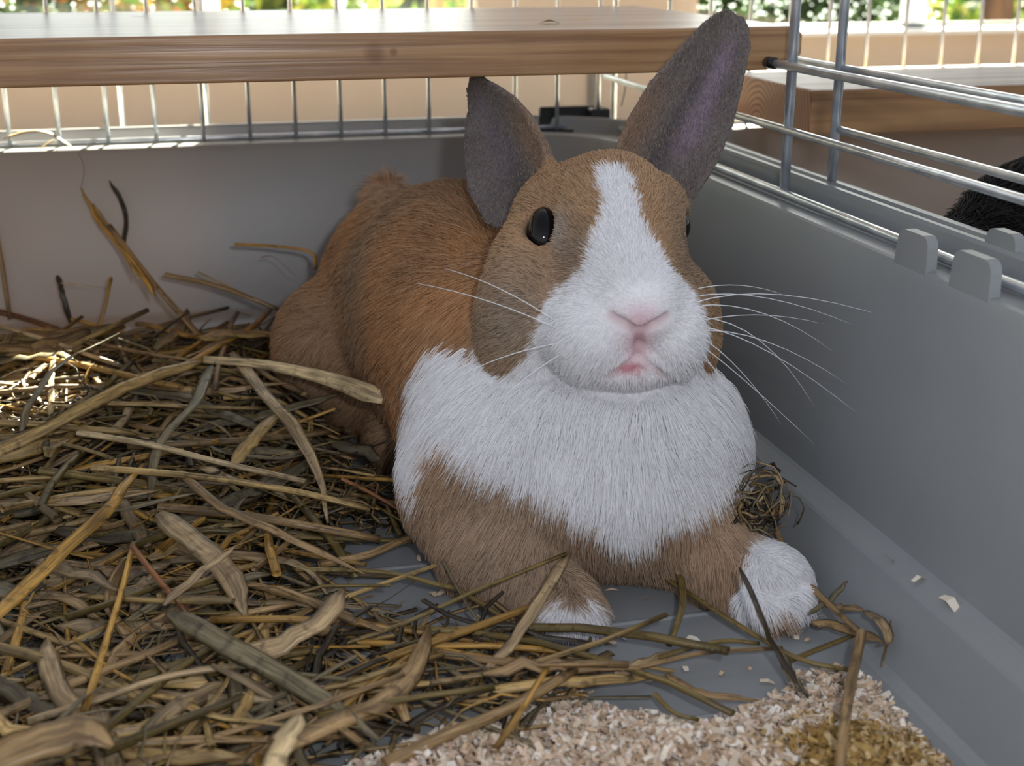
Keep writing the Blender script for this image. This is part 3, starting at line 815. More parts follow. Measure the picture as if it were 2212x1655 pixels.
        # haunch paler
        hm = np.exp(-(((x+.42)/.09)**2+((y-.03)/.16)**2))[:, None]*.35; C = C*(1-hm)+cream*hm
        tm = np.exp(-(((x-cpt(835, 425, 3.02)[0])/.05)**2+((y-cpt(835, 425, 3.02)[1])/.05)**2))[:, None]*.7; C = C*(1-tm)+lin((226, 190, 160))*tm
        L = L+.045*tm[:, 0]
        # head colours
        hw = np.clip((db-dh)/.03+.4, 0, 1)*(dh < .06)
        Ch = lin((201, 166, 130))[None]*(1-n1[:, None]*.5)+brown[None]*(n1[:, None]*.5)
        ck = cpt(1110, 700, 2.2); gm = np.clip(1.15-np.hypot((x-ck[0])/.10, (y-ck[1])/.12), 0, 1)[:, None]
        Ch = Ch*(1-gm*.8)+lin((158, 144, 130))*gm*.8
        ck = cpt(1235, 560, 2.15); gm = np.clip(1.1-np.hypot((x-ck[0])/.04, (y-ck[1])/.07), 0, 1)[:, None]
        Ch = Ch*(1-gm*.7)+lin((150, 136, 124))*gm*.7
        ck = cpt(1480, 560, 2.2); gm = np.clip(1.2-np.hypot((x-ck[0])/.05, (y-ck[1])/.14), 0, 1)[:, None]
        Ch = Ch*(1-gm*.7)+lin((140, 122, 104))*gm*.7
        ck = cpt(1212, 502, 2.14); gm = np.exp(-(((x-ck[0])/.013)**2+((y-ck[1])/.03)**2))[:, None]*.75
        Ch = Ch*(1-gm)+lin((196, 186, 178))*gm
        C = C*(1-hw[:, None])+Ch*hw[:, None]
        L = L*(1-hw)+.021*hw
        front = N[:, 2] < .35
        sb = in_poly(x, y, blaze)+jit*.8
        wb = np.clip(sb/.006+.5, 0, 1)*((dh < .02) & (dh < db+.01) & (z < 2.33) & front)
        sc_ = in_poly(x, y, chest)+jit*1.6
        wc = np.clip(sc_/.010+.5, 0, 1)*((dh > -.002) & (hw < .75) & (z < 2.46) & (N[:, 2] < .6))
        sl = np.maximum(in_poly(x, y, pawl)*(z < 2.16)+(z >= 2.16)*-1, in_poly(x, y, pawr)*(z < 2.2)+(z >= 2.2)*-1)+jit*.6
        wp = np.clip(sl/.008+.5, 0, 1)
        wt = np.maximum(np.maximum(wb, wc), wp)[:, None]
        C = C*(1-wt)+white*(0.93+.07*n2[:, None])*wt
        L = np.where(wc > .5, .058, L); L = np.where((wp > .5), .030, L); L = np.where((dl < np.minimum(db, .02)) & (wp < .5) & (y < -.25), .040, L)
        # short velvet on nose and lips, pink skin shows
        nz = cpt(1382, 690, 2.0); lip = cpt(1378, 745, 2.02); mouth = cpt(1362, 795, 2.03)
        def blob(c, rx, ry): return np.exp(-(((x-c[0])/rx)**2+((y-c[1])/ry)**2))*(z < 2.12)*(front)
        b1 = blob(nz, .030, .020); b2 = blob(lip, .021, .024); b3 = blob(mouth, .018, .008)
        pk = np.clip(b1*.55+b2*.7, 0, .75)[:, None]
        C = C*(1-pk)+lin((222, 170, 180))*pk
        C = C*(1-np.clip(b3*1.3, 0, 1)[:, None])+lin((208, 150, 156))*np.clip(b3*1.3, 0, 1)[:, None]
        dn = np.hypot((x-nz[0])/1.3, y-nz[1]); near = np.clip((dn-.02)/.08, 0, 1)
        L = np.where((dh < .02) & (z < 2.15) & front, np.minimum(L, .004+.022*near), L)
        L = L+.028*np.clip((.045-y)/.04, 0, 1)*np.clip((np.abs(x-cpt(1370, 0, 2.05)[0])-.035)/.03, 0, 1)*(wb > .5)
        L = L*(1-.85*np.clip(np.maximum(b3, b2*.8), 0, 1))
        # bare pink skin along the nose and lip creases
        dc = np.full(n, 9.0)
        for p0, p1 in crease_lines:
            e = p1-p0; t_ = np.clip(((P-p0)@e)/(e@e), 0, 1); dc = np.minimum(dc, np.linalg.norm(P-p0-t_[:, None]*e, axis=1))
        cw = np.exp(-(dc/.0065)**2)[:, None]*.8; C = C*(1-cw)+lin((186, 122, 126))*cw
        L = L*np.clip((dc-.003)/.016, 0, 1)
        # ears
        er = np.minimum(der, del_); ew = np.clip((np.minimum(dh, db)-.004-er)/.02, 0, 1)*(er < .01)
        inside = np.zeros(n); cl_ = np.zeros((n, 3))
        for ear in (ear_r, ear_l):
            S, Vv, Nn = ear.local(x, y, z); u = S/ear.L
            hwp = np.interp(np.clip(u, -.2, 1.05), [p[0] for p in ear.prof], [p[1] for p in ear.prof]); q = -Vv/np.maximum(hwp, .004)
            mine = (ear.d(x, y, z) < .01)
            facing = (N@ear.n) > 0
            side = -1 if ear is ear_r else 1
            pink = np.exp(-((q-(.30 if ear is ear_r else -.2))/.26)**2)*np.clip((u-.10)/.2, 0, 1)*np.clip((.93-u)/.18, 0, 1)*(1 if ear is ear_r else .35)
            darkb = np.exp(-((q-(-.05 if ear is ear_r else -.15))/.25)**2)*np.clip((.85-u)/.3, 0, 1)*.7
            tan = np.clip((-q-.25)*2, 0, 1)*np.clip((.55-u)/.3, 0, 1) if ear is ear_r else np.clip((q-.1)*2.5, 0, 1)*np.clip((.6-u)/.4, 0, 1)
            g = lin((122, 112, 108))[None]*(.85+.3*n1[:, None])+np.zeros((n, 3))
            g = g*(1-tan[:, None]*.7)+lin((158, 128, 102))*tan[:, None]*.7
            g = np.where(facing[:, None], g*(1-darkb[:, None]*.6)+lin((66, 60, 62))*darkb[:, None]*.6, g)
            g = np.where(facing[:, None], g*(1-pink[:, None]*.7)+lin((152, 134, 152))*pink[:, None]*.7, g)
            cl_ = np.where(mine[:, None], g, cl_)
        C = C*(1-ew[:, None])+cl_*ew[:, None]
        L = L*(1-ew)+.009*ew
        # bare ring round the eyes
        for c_, r_ in ((eL, .031), (eR, .034)):
            q = np.linalg.norm(P-c_, axis=1)
            L = np.where(q < r_*1.10, .0, L); L = np.where((q >= r_*1.10) & (q < r_*1.6), np.minimum(L, .010), L)
            rim = np.exp(-((q-r_)/.006)**2)[:, None]*.8; C = C*(1-rim)+lin((96, 76, 60))*rim
        return C, L, hw, ew
    N = grad(prims, V)
    C, L, hw, ew = coat(V, N)
    bodyo = mesh('body', Wv, F.tolist(), SKIN, root, origin=root_pos, smooth=True, colors=C*0.85)
    # --- fur strands
    n = 330000
    wgt = 1.0+1.2*np.clip((2.45-V[:, 2])/.2, 0, 1)
    P = sample_surface(V, F, n, wgt)
    Np = grad(prims, P)
    Cc, Lf, hw, ew = coat(P, Np)
    keep = (Lf > .0015) & (zfloor(P) > .012); P, Np, Cc, Lf, hw, ew = [a[keep] for a in (P, Np, Cc, Lf, hw, ew)]
    nose = cpt(1382, 672, 1.97)
    fl = np.zeros_like(P)
    away = P-nose; away /= np.linalg.norm(away, axis=1)[:, None]
    up_w = np.array([CR[2], CU[2], CF[2]])                      # world up in body space
    bd = cpt(760, 640, 3.1)-cpt(1250, 900, 2.2); bd /= np.linalg.norm(bd)
    bodyflow = bd[None]*.8-up_w[None]*.55
    chestw = np.clip((2.42-P[:, 2])/.15, 0, 1)[:, None]
    side = np.clip((P[:, 0:1]-cpt(1330, 0, 2.2)[0])*2.5, -.45, .45)
    chestflow = -up_w[None]*1.0+np.concatenate([side, np.zeros((len(P), 2))], 1)
    fl = bodyflow*(1-chestw)+chestflow*chestw
    fl = fl*(1-hw[:, None])+(away*1.0-up_w[None]*.15)*hw[:, None]
    dR, dL = ear_r.d(P[:, 0], P[:, 1], P[:, 2]), ear_l.d(P[:, 0], P[:, 1], P[:, 2])
    ef = np.where((dR < dL)[:, None], ear_r.t[None]+ear_r.v[None]*.6, ear_l.t[None]-ear_l.v[None]*.6)
    fl = fl*(1-ew[:, None])+ef*ew[:, None]
    fl += (np.stack([vnoise(P, 22, 11), vnoise(P, 22, 12), vnoise(P, 22, 13)], 1)-.5)*.55 + rng.normal(0, .12, P.shape)
    fl -= Np*(fl*Np).sum(1)[:, None]; fl /= np.linalg.norm(fl, axis=1)[:, None]+1e-9
    lift = np.clip(.38+rng.normal(0, .08, len(P)), .15, .7)*(1-.35*ew)
    Lr = Lf*rng.uniform(.65, 1.15, len(P))
    B3 = np.stack([CR, CU, CF])
    tick = rng.uniform(size=len(P))
    lum = Cc.mean(1)
    tipc = Cc*rng.uniform(.85, 1.2, (len(P), 1))
    dk = (tick < .16) & (lum < .5); tipc[dk] *= .42
    pale = (tick > .86) & (lum < .5); tipc[pale] = tipc[pale]*.5+lin((214, 190, 160))*.5
    fo_ = fur_object('fur', cam_to_world(P), Np@B3, fl@B3, Lr, lift, Cc*np.where(Cc.mean(1) > .6, .97, .88)[:, None], np.clip(tipc, 0, .95), root, rad=.00085)
    prop(fo_, kind='stuff')
    # --- eyes
    eyem = simple('rabbit_eye', (0.006, 0.004, 0.004, 1), 0.05, spec=0.25)
    def sphere(c, r, sq=1.0, nu=20, nv=14):
        VV, FF = [], []
        for i in range(nv+1):
            th = math.pi*i/nv
            for j in range(nu):
                ph = 2*math.pi*j/nu; VV.append((c[0]+r*math.sin(th)*math.cos(ph), c[1]+r*math.cos(th), c[2]+r*math.sin(th)*math.sin(ph)))
        for i in range(nv):
            for j in range(nu):
                j2 = (j+1) % nu; FF.append([i*nu+j, i*nu+j2, (i+1)*nu+j2, (i+1)*nu+j])
        return np.array(VV), FF
    for c_, r_ in ((eL, .0330), (eR, .031)):
        VV, FF = sphere(c_, r_)
        if c_ is eL: VV = c_+(VV-c_)*np.array([.80, 1.43, 1.0])
        mesh('eye', cam_to_world(VV), FF, eyem, root, smooth=True)
    # --- whiskers
    wm = simple('whisker', (0.85, 0.85, 0.88, 1), 0.3)
    wh = [((1500, 640), (1640, 615), (1850, 705)), ((1500, 625), (1600, 600), (1700, 640)), ((1505, 660), (1650, 645), (1800, 760)), ((1510, 685), (1650, 690), (1760, 880)),
          ((1512, 705), (1640, 720), (1860, 900)), ((1510, 725), (1600, 780), (1690, 920)), ((1505, 745), (1570, 830), (1640, 950)), ((1500, 765), (1540, 830), (1570, 890)),
          ((1490, 700), (1620, 660), (1780, 700)), ((1500, 735), (1580, 790), (1760, 960)), ((1495, 655), (1660, 600), (1930, 690)), ((1498, 715), (1640, 700), (1830, 830)), ((1495, 755), (1560, 800), (1620, 900)),
          ((1215, 715), (1060, 640), (900, 612)), ((1215, 740), (1080, 760), (960, 830)), ((1220, 760), (1100, 830), (1020, 930)), ((1210, 700), (1080, 610), (960, 580))]
    for a, b, c_ in wh:
        h = hit(head, *a)
        sgn = 1 if a[0] > 1380 else -1
        p0 = h+np.array([0, 0, .004]); p1 = cpt(*b, h[2]+(.05 if sgn > 0 else -.03)); p2 = cpt(*c_, h[2]+(.16 if sgn > 0 else .0))
        t = np.linspace(0, 1, 9)[:, None]
        q = p0*(1-t)**2+2*p1*t*(1-t)+p2*t**2
        tube('whisker', cam_to_world(q), np.linspace(.0008, .0003, 9), wm, root, n=5)
    global RABBIT_PRIMS
    RABBIT_PRIMS = (D, gx, gy, gz)
    return root
build_rabbit()

def build_black_rabbit():
    c = W(2305, 515, d=2.45); c[2] = 0
    x, y = c[0], c[1]
    pr = [Ell((x, y, .22), (.30, .22, .22), .1), Ell((x+.30, y-.10, .24), (.2, .2, .22), .1), Ell((x-.18, y+.02, .34), (.17, .17, .17), .08),
          Ell((x-.27, y-.02, .40), (.12, .10, .10), .05), Ell((x+.02, y+.06, .47), (.2, .16, .16), .08),
          Cone((x-.10, y+.05, .46), (x+.10, y+.10, .62), .035, .02, .04), Cone((x-.13, y-.06, .46), (x+.10, y-.08, .60), .035, .02, .04), Ell((x-.2, y-.12, .05), (.14, .06, .05), .04)]
    g = [np.arange(a-.7, a+.7, .016) for a in (x, y)]; gz = np.arange(-.02, .8, .016)
    D = grid_field(pr, g[0], g[1], gz); D = np.maximum(D, (0.003-gz[None, None, :]).astype(np.float32))
    V, F = surface_nets(D, g[0], g[1], gz)
    root = empty('rabbit', (x, y, .003), 'black rabbit at the right edge, in the neighbouring tub', 'rabbit')
    C = np.tile(lin((22, 20, 20)), (len(V), 1))
    mesh('body', V, F.tolist(), SKIN, root, origin=(x, y, .003), smooth=True, colors=C)
    P = sample_surface(V, F, 30000); N = grad(pr, P)
    fl = np.array([.8, 0, -.35])[None]+rng.normal(0, .2, P.shape); fl -= N*(fl*N).sum(1)[:, None]; fl /= np.linalg.norm(fl, axis=1)[:, None]+1e-9
    Cc = np.tile(lin((26, 23, 23)), (len(P), 1))*rng.uniform(.5, 1.4, (len(P), 1))
    prop(fur_object('fur', P, N, fl, np.full(len(P), .06)*rng.uniform(.6, 1.2, len(P)), np.full(len(P), .35), Cc, Cc, root, rad=.0014), kind='stuff')
    eyem = bpy.data.materials['rabbit_eye']
    VV, FF = box_geo(x-.36, x-.31, y-.10, y-.06, .40, .45, .02, 4)
    mesh('eye', VV, FF, eyem, root, smooth=True)
build_black_rabbit()

# ------------------------------------------------------------------ straw and wood shavings
S_COL = {'gold': (190, 146, 72), 'straw': (192, 160, 104), 'tan': (162, 132, 92), 'grey': (126, 114, 88), 'dark': (72, 60, 47), 'pink': (176, 150, 114), 'pale': (200, 176, 136), 'rust': (136, 88, 52), 'olive': (130, 110, 62)}
def smooth_path(P, m):
    """Catmull-Rom through the given points, m samples"""
    P = np.asarray(P, float)
    if len(P) == 2: return P[0]+(P[1]-P[0])*np.linspace(0, 1, m)[:, None]
    Q = np.vstack([2*P[0]-P[1], P, 2*P[-1]-P[-2]]); out = []
    for t in np.linspace(0, len(P)-1-1e-6, m):
        i = int(t); f = t-i; a, b, c, d = Q[i], Q[i+1], Q[i+2], Q[i+3]
        out.append(0.5*((2*b)+(-a+c)*f+(2*a-5*b+4*c-d)*f*f+(-a+3*b-3*c+d)*f**3))
    return np.array(out)
def straw_geo(path, rad, kind, col, face=False):
    m = len(path); t = np.linspace(0, 1, m)
    if kind == 'stem':
        rr = rad*(1-.18*t); V, F, UV = tube_geo(path, rr, 7, flat=.72)
        # dark hollow ends
        for e, s in ((0, 1), (m-1, -1)):
            o = len(V); ring = V[e*7:(e+1)*7]; c = ring.mean(0); ax = path[min(e+1, m-1)]-path[max(e-1, 0)]; ax /= np.linalg.norm(ax)
            V = np.vstack([V, c+(ring-c)*.62, c+(ring-c)*.5+ax*s*rad*2.2]); UV = np.vstack([UV, UV[e*7:(e+1)*7], UV[e*7:(e+1)*7]])
            F = F if e else F[:-2]
            for k in range(7):
                k2 = (k+1) % 7
                F.append([e*7+k, e*7+k2, o+k2, o+k]); F.append([o+k, o+k2, o+7+k2, o+7+k])
            F.append([o+7+k for k in range(7)])
    elif kind == 'leaf':
        rr = rad*np.clip(np.minimum(t*9+.45, (1-t)*rng.uniform(1.6, 7)+.2), 0, 1)*(1+rng.normal(0, .045, m)); V, F, UV = tube_geo(path, rr, 6, flat=.13, twist=rng.uniform(-.5, .5) if face else rng.uniform(-1.3, 1.3), up=(-.15, -.62, .77) if face else (rng.normal(0, .3), rng.normal(-.3, .3), 1.0))
    elif kind == 'split':
        rr = rad*(.55+.75*t**2); rr[-1] *= .55; V, F, UV = tube_geo(path, rr, 8, flat=.45, up=(-.15, -.62, .77))
    else:
        rr = rad*(1-.6*t); V, F, UV = tube_geo(path, rr, 4, flat=.6)
    c = np.tile(lin(col), (len(V), 1))
    n = vnoise(V, 9, 21)[:, None]; c = c*(.72+.5*n)
    # nodes and darkened ends
    if kind == 'stem':
        c[UV[:, 1] > UV[:, 1].max()-.012] *= .55
    return V, F, UV, c
def hits_rabbit(path, m=.012):
    D, gx, gy, gz = RABBIT_PRIMS
    v = path-CAM; P = np.stack([v@CR, v@CU, v@CF], 1)
    i, j, k = np.searchsorted(gx, P[:, 0]), np.searchsorted(gy, P[:, 1]), np.searchsorted(gz, P[:, 2])
    ok = (i < len(gx)) & (j < len(gy)) & (k < len(gz)) & (i > 0) & (j > 0) & (k > 0)
    return bool((D[i[ok], j[ok], k[ok]] < m).any())
floor_poly = lambda pts: np.array([W(a, b, z=0.02)[:2] for a, b in pts])
STRAW_ZONE = floor_poly([(-250, 705), (300, 690), (640, 690), (760, 900), (860, 1010), (860, 1120), (700, 1150), (640, 1210), (720, 1330), (980, 1370), (1320, 1420), (1230, 1510), (960, 1590), (640, 1655), (300, 1800), (-500, 1800), (-900, 1100)])
SHAVE_ZONE = floor_poly([(640, 1700), (760, 1600), (930, 1540), (1100, 1450), (1330, 1405), (1500, 1400), (1640, 1400), (1760, 1390), (1860, 1375), (1915, 1440), (2100, 1640), (2180, 1800), (600, 1900)])
def pile(x, y):
    a = .045+.10*np.clip((y-2.1)/.6, 0, 1)*np.clip((.42-x)/.3, 0, 1)
    return a*np.clip((3.30-y)/.18, .2, 1)

def make_straw(name, path, rad, kind, col, label=None, group=None, face=False):
    path = np.asarray(path); lo = path[:, 2] < rad*.8; path[lo, 2] = rad[lo] if np.ndim(rad) else rad*.8
    V, F, UV, c = straw_geo(path, rad, kind, col, face)
    o = mesh(name, V, F, STRAW, None, origin=(path[len(path)//2][0], path[len(path)//2][1], path[:, 2].min()-rad*.5), smooth=True, colors=c, uvs=UV)
    return prop(o, label, 'straw', group)

# stalks one can pick out in the photograph: (points as pixel x, pixel y, height), half width, kind, colour, label
HAND = [
 ([(-60, 1000, .14), (120, 915, .18), (280, 833, .20), (445, 777, .19)], .0125, 'leaf', 'straw', 'long broad pale straw blade rising from the left edge to a dark knot'),
 ([(440, 777, .19), (560, 786, .20), (700, 815, .21), (832, 862, .21)], .0175, 'split', 'pale', 'thick pale straw tube whose wide split end points at the rabbit'),
 ([(470, 772, .12), (400, 690, .18), (330, 610, .26), (236, 487, .37)], .0085, 'stem', 'tan', 'tall dark straw stem leaning up against the back wall of the tub'),
 ([(335, 640, .24), (290, 570, .30), (215, 480, .37), (176, 405, .435)], .0065, 'leaf', 'gold', 'golden frayed blade standing beside the tall leaning stem'),
 ([(300, 600, .28), (240, 500, .35), (200, 440, .41)], .005, 'leaf', 'straw', 'thin split blade behind the tall leaning stem'),
 ([(268, 530, .32), (272, 470, .37), (258, 425, .405), (236, 390, .435)], .0062, 'leaf', 'dark', 'dark seed head of grass standing highest against the tub wall'),
 ([(357, 594, .26), (470, 618, .24), (600, 668, .19)], .0085, 'stem', 'tan', 'brown stem jutting left from behind the rabbit\'s haunch'),
 ([(428, 588, .26), (500, 622, .23), (590, 665, .20)], .0038, 'stem', 'pale', 'thin whitish stem just above the brown jutting stem'),
 ([(508, 528, .33), (590, 532, .33), (672, 545, .32), (682, 580, .29)], .0055, 'stem', 'gold', 'golden kinked stem bent down beside the rabbit\'s rump'),
 ([(563, 556, .30), (592, 556, .30), (640, 598, .26)], .0022, 'wisp', 'tan', 'thin bent wisp below the golden kinked stem'),
 ([(124, 595, .25), (138, 645, .20), (156, 705, .13)], .0065, 'leaf', 'dark', 'short dark upright stalk near the left end of the back wall'),
 ([(240, 600, .26), (228, 660, .19), (208, 730, .12)], .0060, 'stem', 'gold', 'short golden upright stem left of the tall leaning one'),
 ([(132, 612, .25), (180, 616, .25), (240, 625, .24)], .0025, 'wisp', 'pale', 'thin bright wisp bridging two upright stalks'),
 ([(-20, 455, .37), (2, 560, .28), (22, 690, .14)], .0095, 'stem', 'tan', 'upright stem cut by the left edge of the picture'),
 ([(-30, 668, .15), (60, 690, .14), (190, 735, .13)], .0105, 'stem', 'rust', 'orange-brown thick stem lying against the left end of the wall'),
 ([(-20, 698, .18), (100, 735, .17), (260, 790, .15)], .0080, 'stem', 'pale', 'long pale stem catching the sun at the far left'),
 ([(40, 715, .165), (120, 718, .16), (215, 752, .15)], .0095, 'leaf', 'straw', 'flat sunlit blade crossing the pale stem at the far left'),
 ([(45, 930, .17), (70, 860, .20), (140, 780, .22), (258, 722, .20)], .0085, 'leaf', 'grey', 'grey-brown curved blade arching over the sunlit straw'),
 ([(108, 900, .14), (112, 800, .16), (116, 735, .17)], .0070, 'leaf', 'pale', 'short upright sunlit blade at the far left'),
 ([(228, 700, .16), (270, 770, .15), (345, 870, .14)], .0065, 'leaf', 'grey', 'shiny grey blade slanting down behind the broad pale blade'),
 ([(500, 760, .18), (565, 845, .20), (640, 930, .18), (690, 1030, .12), (708, 1130, .06)], .0120, 'leaf', 'pink', 'tan curved blade drooping toward the bare grey floor'),
 ([(455, 790, .19), (420, 870, .18), (345, 960, .15), (322, 1085, .08)], .0130, 'leaf', 'grey', 'twisted grey blade hanging from the dark knot'),
 ([(505, 1000, .12), (545, 950, .14), (600, 895, .15)], .0135, 'leaf', 'straw', 'short flat yellow blade right of the twisted grey blade'),
 ([(-20, 1345, .08), (130, 1195, .10), (230, 1100, .12), (310, 1000, .13)], .0135, 'leaf', 'gold', 'broad yellow blade sloping up from the left edge'),
 ([(345, 1095, .10), (480, 1108, .10), (640, 1132, .09), (820, 1165, .05)], .0110, 'stem', 'tan', 'straight tan stem reaching onto the bare floor left of the foreleg'),
 ([(340, 1110, .11), (420, 1170, .11), (490, 1235, .10), (530, 1330, .06)], .0185, 'leaf', 'pink', 'broad pinkish blade bending down in the middle of the straw'),
 ([(355, 1305, .10), (430, 1240, .12), (508, 1178, .13)], .0070, 'leaf', 'pink', 'narrow light blade lying across the broad pinkish one'),
 ([(490, 1425, .07), (600, 1395, .09), (690, 1340, .11), (742, 1275, .11)], .0165, 'leaf', 'pink', 'crinkled tan blade curving up in front of the left foreleg'),
 ([(180, 1545, .07), (225, 1400, .09), (262, 1280, .10), (288, 1175, .11)], .0056, 'stem', 'gold', 'slim yellow stem pointing up through the left straw'),
 ([(285, 1180, .12), (340, 1250, .11), (410, 1330, .08)], .0055, 'stem', 'rust', 'short reddish stem leaning against the slim yellow stem'),
 ([(60, 1558, .06), (200, 1515, .07), (360, 1462, .07), (512, 1438, .07)], .0070, 'stem', 'pink', 'pale pink straight stem in the lower left'),
 ([(365, 1325, .09), (480, 1385, .09), (620, 1465, .08), (820, 1600, .05)], .0150, 'leaf', 'grey', 'broad grey-brown blade running toward the wood shavings'),
 ([(580, 1700, .09), (610, 1610, .10), (650, 1540, .10)], .0150, 'leaf', 'pale', 'wide pale blade standing at the bottom edge'),
 ([(1232, 1196, .105), (1165, 1300, .10), (1105, 1390, .07), (1035, 1465, .04)], .0085, 'leaf', 'pink', 'frayed pinkish blade crossing the rabbit\'s left forepaw'),
 ([(700, 1402, .04), (860, 1352, .06), (1020, 1280, .09), (1222, 1196, .11)], .0045, 'stem', 'olive', 'thin olive stem leaning on the rabbit\'s left foreleg'),
 ([(1444, 1215, .04), (1470, 1250, .05), (1474, 1310, .05), (1445, 1395, .02)], .0060, 'stem', 'olive', 'curved olive stem between the two forepaws'),
 ([(1405, 1228, .03), (1500, 1290, .04), (1620, 1365, .045), (1730, 1425, .04), (1850, 1450, .03)], .0052, 'stem', 'olive', 'long olive stem passing under the right forepaw'),
 ([(1598, 1225, .13), (1640, 1320, .13), (1680, 1410, .07), (1745, 1510, .03)], .0042, 'leaf', 'dark', 'thin dark blade lying across the white right forepaw'),
 ([(1752, 1268, .06), (1800, 1315, .06), (1860, 1368, .07)], .0065, 'stem', 'tan', 'stiff stem beside the right forepaw ending at a kink'),
 ([(1862, 1366, .07), (1838, 1480, .08), (1824, 1570, .10), (1812, 1700, .11)], .0080, 'stem', 'tan', 'kinked tan stem hanging down over the stained shavings'),
 ([(1676, 1143, .05), (1690, 1175, .04), (1708, 1212, .02)], .0055, 'stem', 'tan', 'short stub of straw above the right forepaw by the wall'),
 ([(1902, 1200, .10), (1896, 1250, .07), (1888, 1305, .03)], .0025, 'wisp', 'dark', 'dark wisp standing against the right wall of the tub'),
 ([(1930, 1290, .08), (1924, 1360, .05), (1905, 1440, .02)], .0030, 'wisp', 'tan', 'thin stalk leaning on the right wall near the shavings'),
 ([(1755, 1345, .03), (1810, 1352, .035), (1862, 1372, .04), (1905, 1385, .04)], .0085, 'leaf', 'tan', 'crumpled blade end lying behind the kinked stem'),
 ([(1868, 1318, .06), (1905, 1345, .07), (1922, 1385, .05), (1895, 1395, .03)], .0095, 'leaf', 'pink', 'curled pale blade against the foot of the right wall'),
 ([(1690, 1435, .025), (1760, 1405, .03), (1850, 1370, .03)], .0050, 'stem', 'olive', 'short stem joining the kink from the left'),
 ([(830, 1650, .05), (960, 1590, .06), (1100, 1530, .06), (1240, 1448, .05)], .0105, 'stem', 'tan', 'long tan stem lying on the wood shavings at bottom centre'),
 ([(1070, 1620, .05), (1130, 1530, .06), (1190, 1430, .06)], .0050, 'stem', 'gold', 'slim stem crossing the long tan stem on the shavings'),
 ([(1330, 1460, .03), (1440, 1415, .03), (1560, 1385, .03), (1640, 1390, .025)], .0050, 'stem', 'olive', 'thin stem in front of the paws, lying on bare floor'),
 ([(1330, 1460, .035), (1400, 1430, .035), (1455, 1405, .03)], .0080, 'leaf', 'pink', 'flat pinkish blade just in front of the left forepaw'),
 ([(640, 1230, .06), (820, 1235, .06), (940, 1262, .05), (1010, 1285, .04), (1180, 1400, .03)], .0055, 'stem', 'olive', 'long thin stem curving past the rabbit\'s left elbow'),
 ([(690, 1220, .06), (790, 1200, .06), (860, 1172, .06), (930, 1150, .05)], .0090, 'stem', 'tan', 'plump stem pointing at the rabbit\'s left elbow'),
 ([(760, 1385, .04), (900, 1395, .045), (1060, 1395, .045), (1260, 1410, .03)], .0070, 'stem', 'gold', 'bright yellow stem in front of the left forepaw'),
 ([(740, 1035, .10), (820, 1075, .09), (905, 1130, .06)], .0045, 'stem', 'rust', 'reddish thin stem touching the rabbit\'s flank'),
 ([(200, 1010, .13), (430, 1030, .13), (640, 1062, .12), (800, 1100, .09)], .0085, 'stem', 'straw', 'long yellow stem lying below the drooping tan blade'),
 ([(170, 935, .15), (320, 960, .15), (480, 1000, .14), (660, 1040, .12)], .0080, 'stem', 'pale', 'long pale stem lying across the middle of the straw'),
 ([(380, 1010, .13), (470, 1090, .12), (600, 1150, .10), (790, 1240, .06)], .0085, 'leaf', 'tan', 'long tan blade slanting down toward the grey floor'),
 ([(1240, 1452, .03), (1380, 1440, .035), (1520, 1410, .035), (1690, 1400, .03)], .0050, 'stem', 'tan', 'brown stem lying level between bare floor and wood shavings'),
 ([(1440, 1455, .03), (1520, 1500, .035), (1640, 1510, .03)], .0055, 'leaf', 'tan', 'curved blade lying on the thin edge of the shavings'),
 ([(1680, 1400, .04), (1710, 1460, .045), (1745, 1505, .03)], .0075, 'leaf', 'grey', 'ragged grey blade end left of the kinked stem'),
 ([(1010, 1500, .04), (1180, 1475, .045), (1300, 1470, .04), (1430, 1462, .03)], .0085, 'leaf', 'straw', 'flat pale blade stretching right across the shavings'),
 ([(1415, 1500, .03), (1455, 1540, .035), (1510, 1555, .03)], .0040, 'stem', 'olive', 'short thin stem lying in the middle of the shavings'),
 ([(1745, 1330, .05), (1800, 1290, .06), (1830, 1255, .07)], .0040, 'leaf', 'grey', 'frayed grey tuft sticking up right of the right forepaw'),
 ([(1770, 1300, .05), (1810, 1310, .055), (1868, 1318, .06)], .0055, 'leaf', 'tan', 'short bent blade between the right forepaw and the wall'),
 ([(-60, 1660, .12), (60, 1610, .13), (170, 1580, .13), (240, 1610, .12)], .024, 'leaf', 'tan', 'broad brown blurred blade in the bottom left corner'),
]
N_HAND = len(HAND)
for pts, rad, kind, col, lab in HAND:
    def keep_in(a, b, h):
        p = W(a, b, z=h); lim = FY1+.04+(p[2]-.1)*.14
        return p if p[1] < lim else W(a, b, Y=lim)
    P = smooth_path([keep_in(a, b, h) for a, b, h in pts], 6 if kind == 'stem' and len(pts) == 3 else 12)
    if kind == 'leaf' and len(P) > 4: P = P+rng.normal(0, .0012, P.shape)
    make_straw('straw_stalk', P, rad, kind, S_COL[col], lab, None, True)
# two-piece dark knot on the broad blade
k = W(452, 777, z=.192)

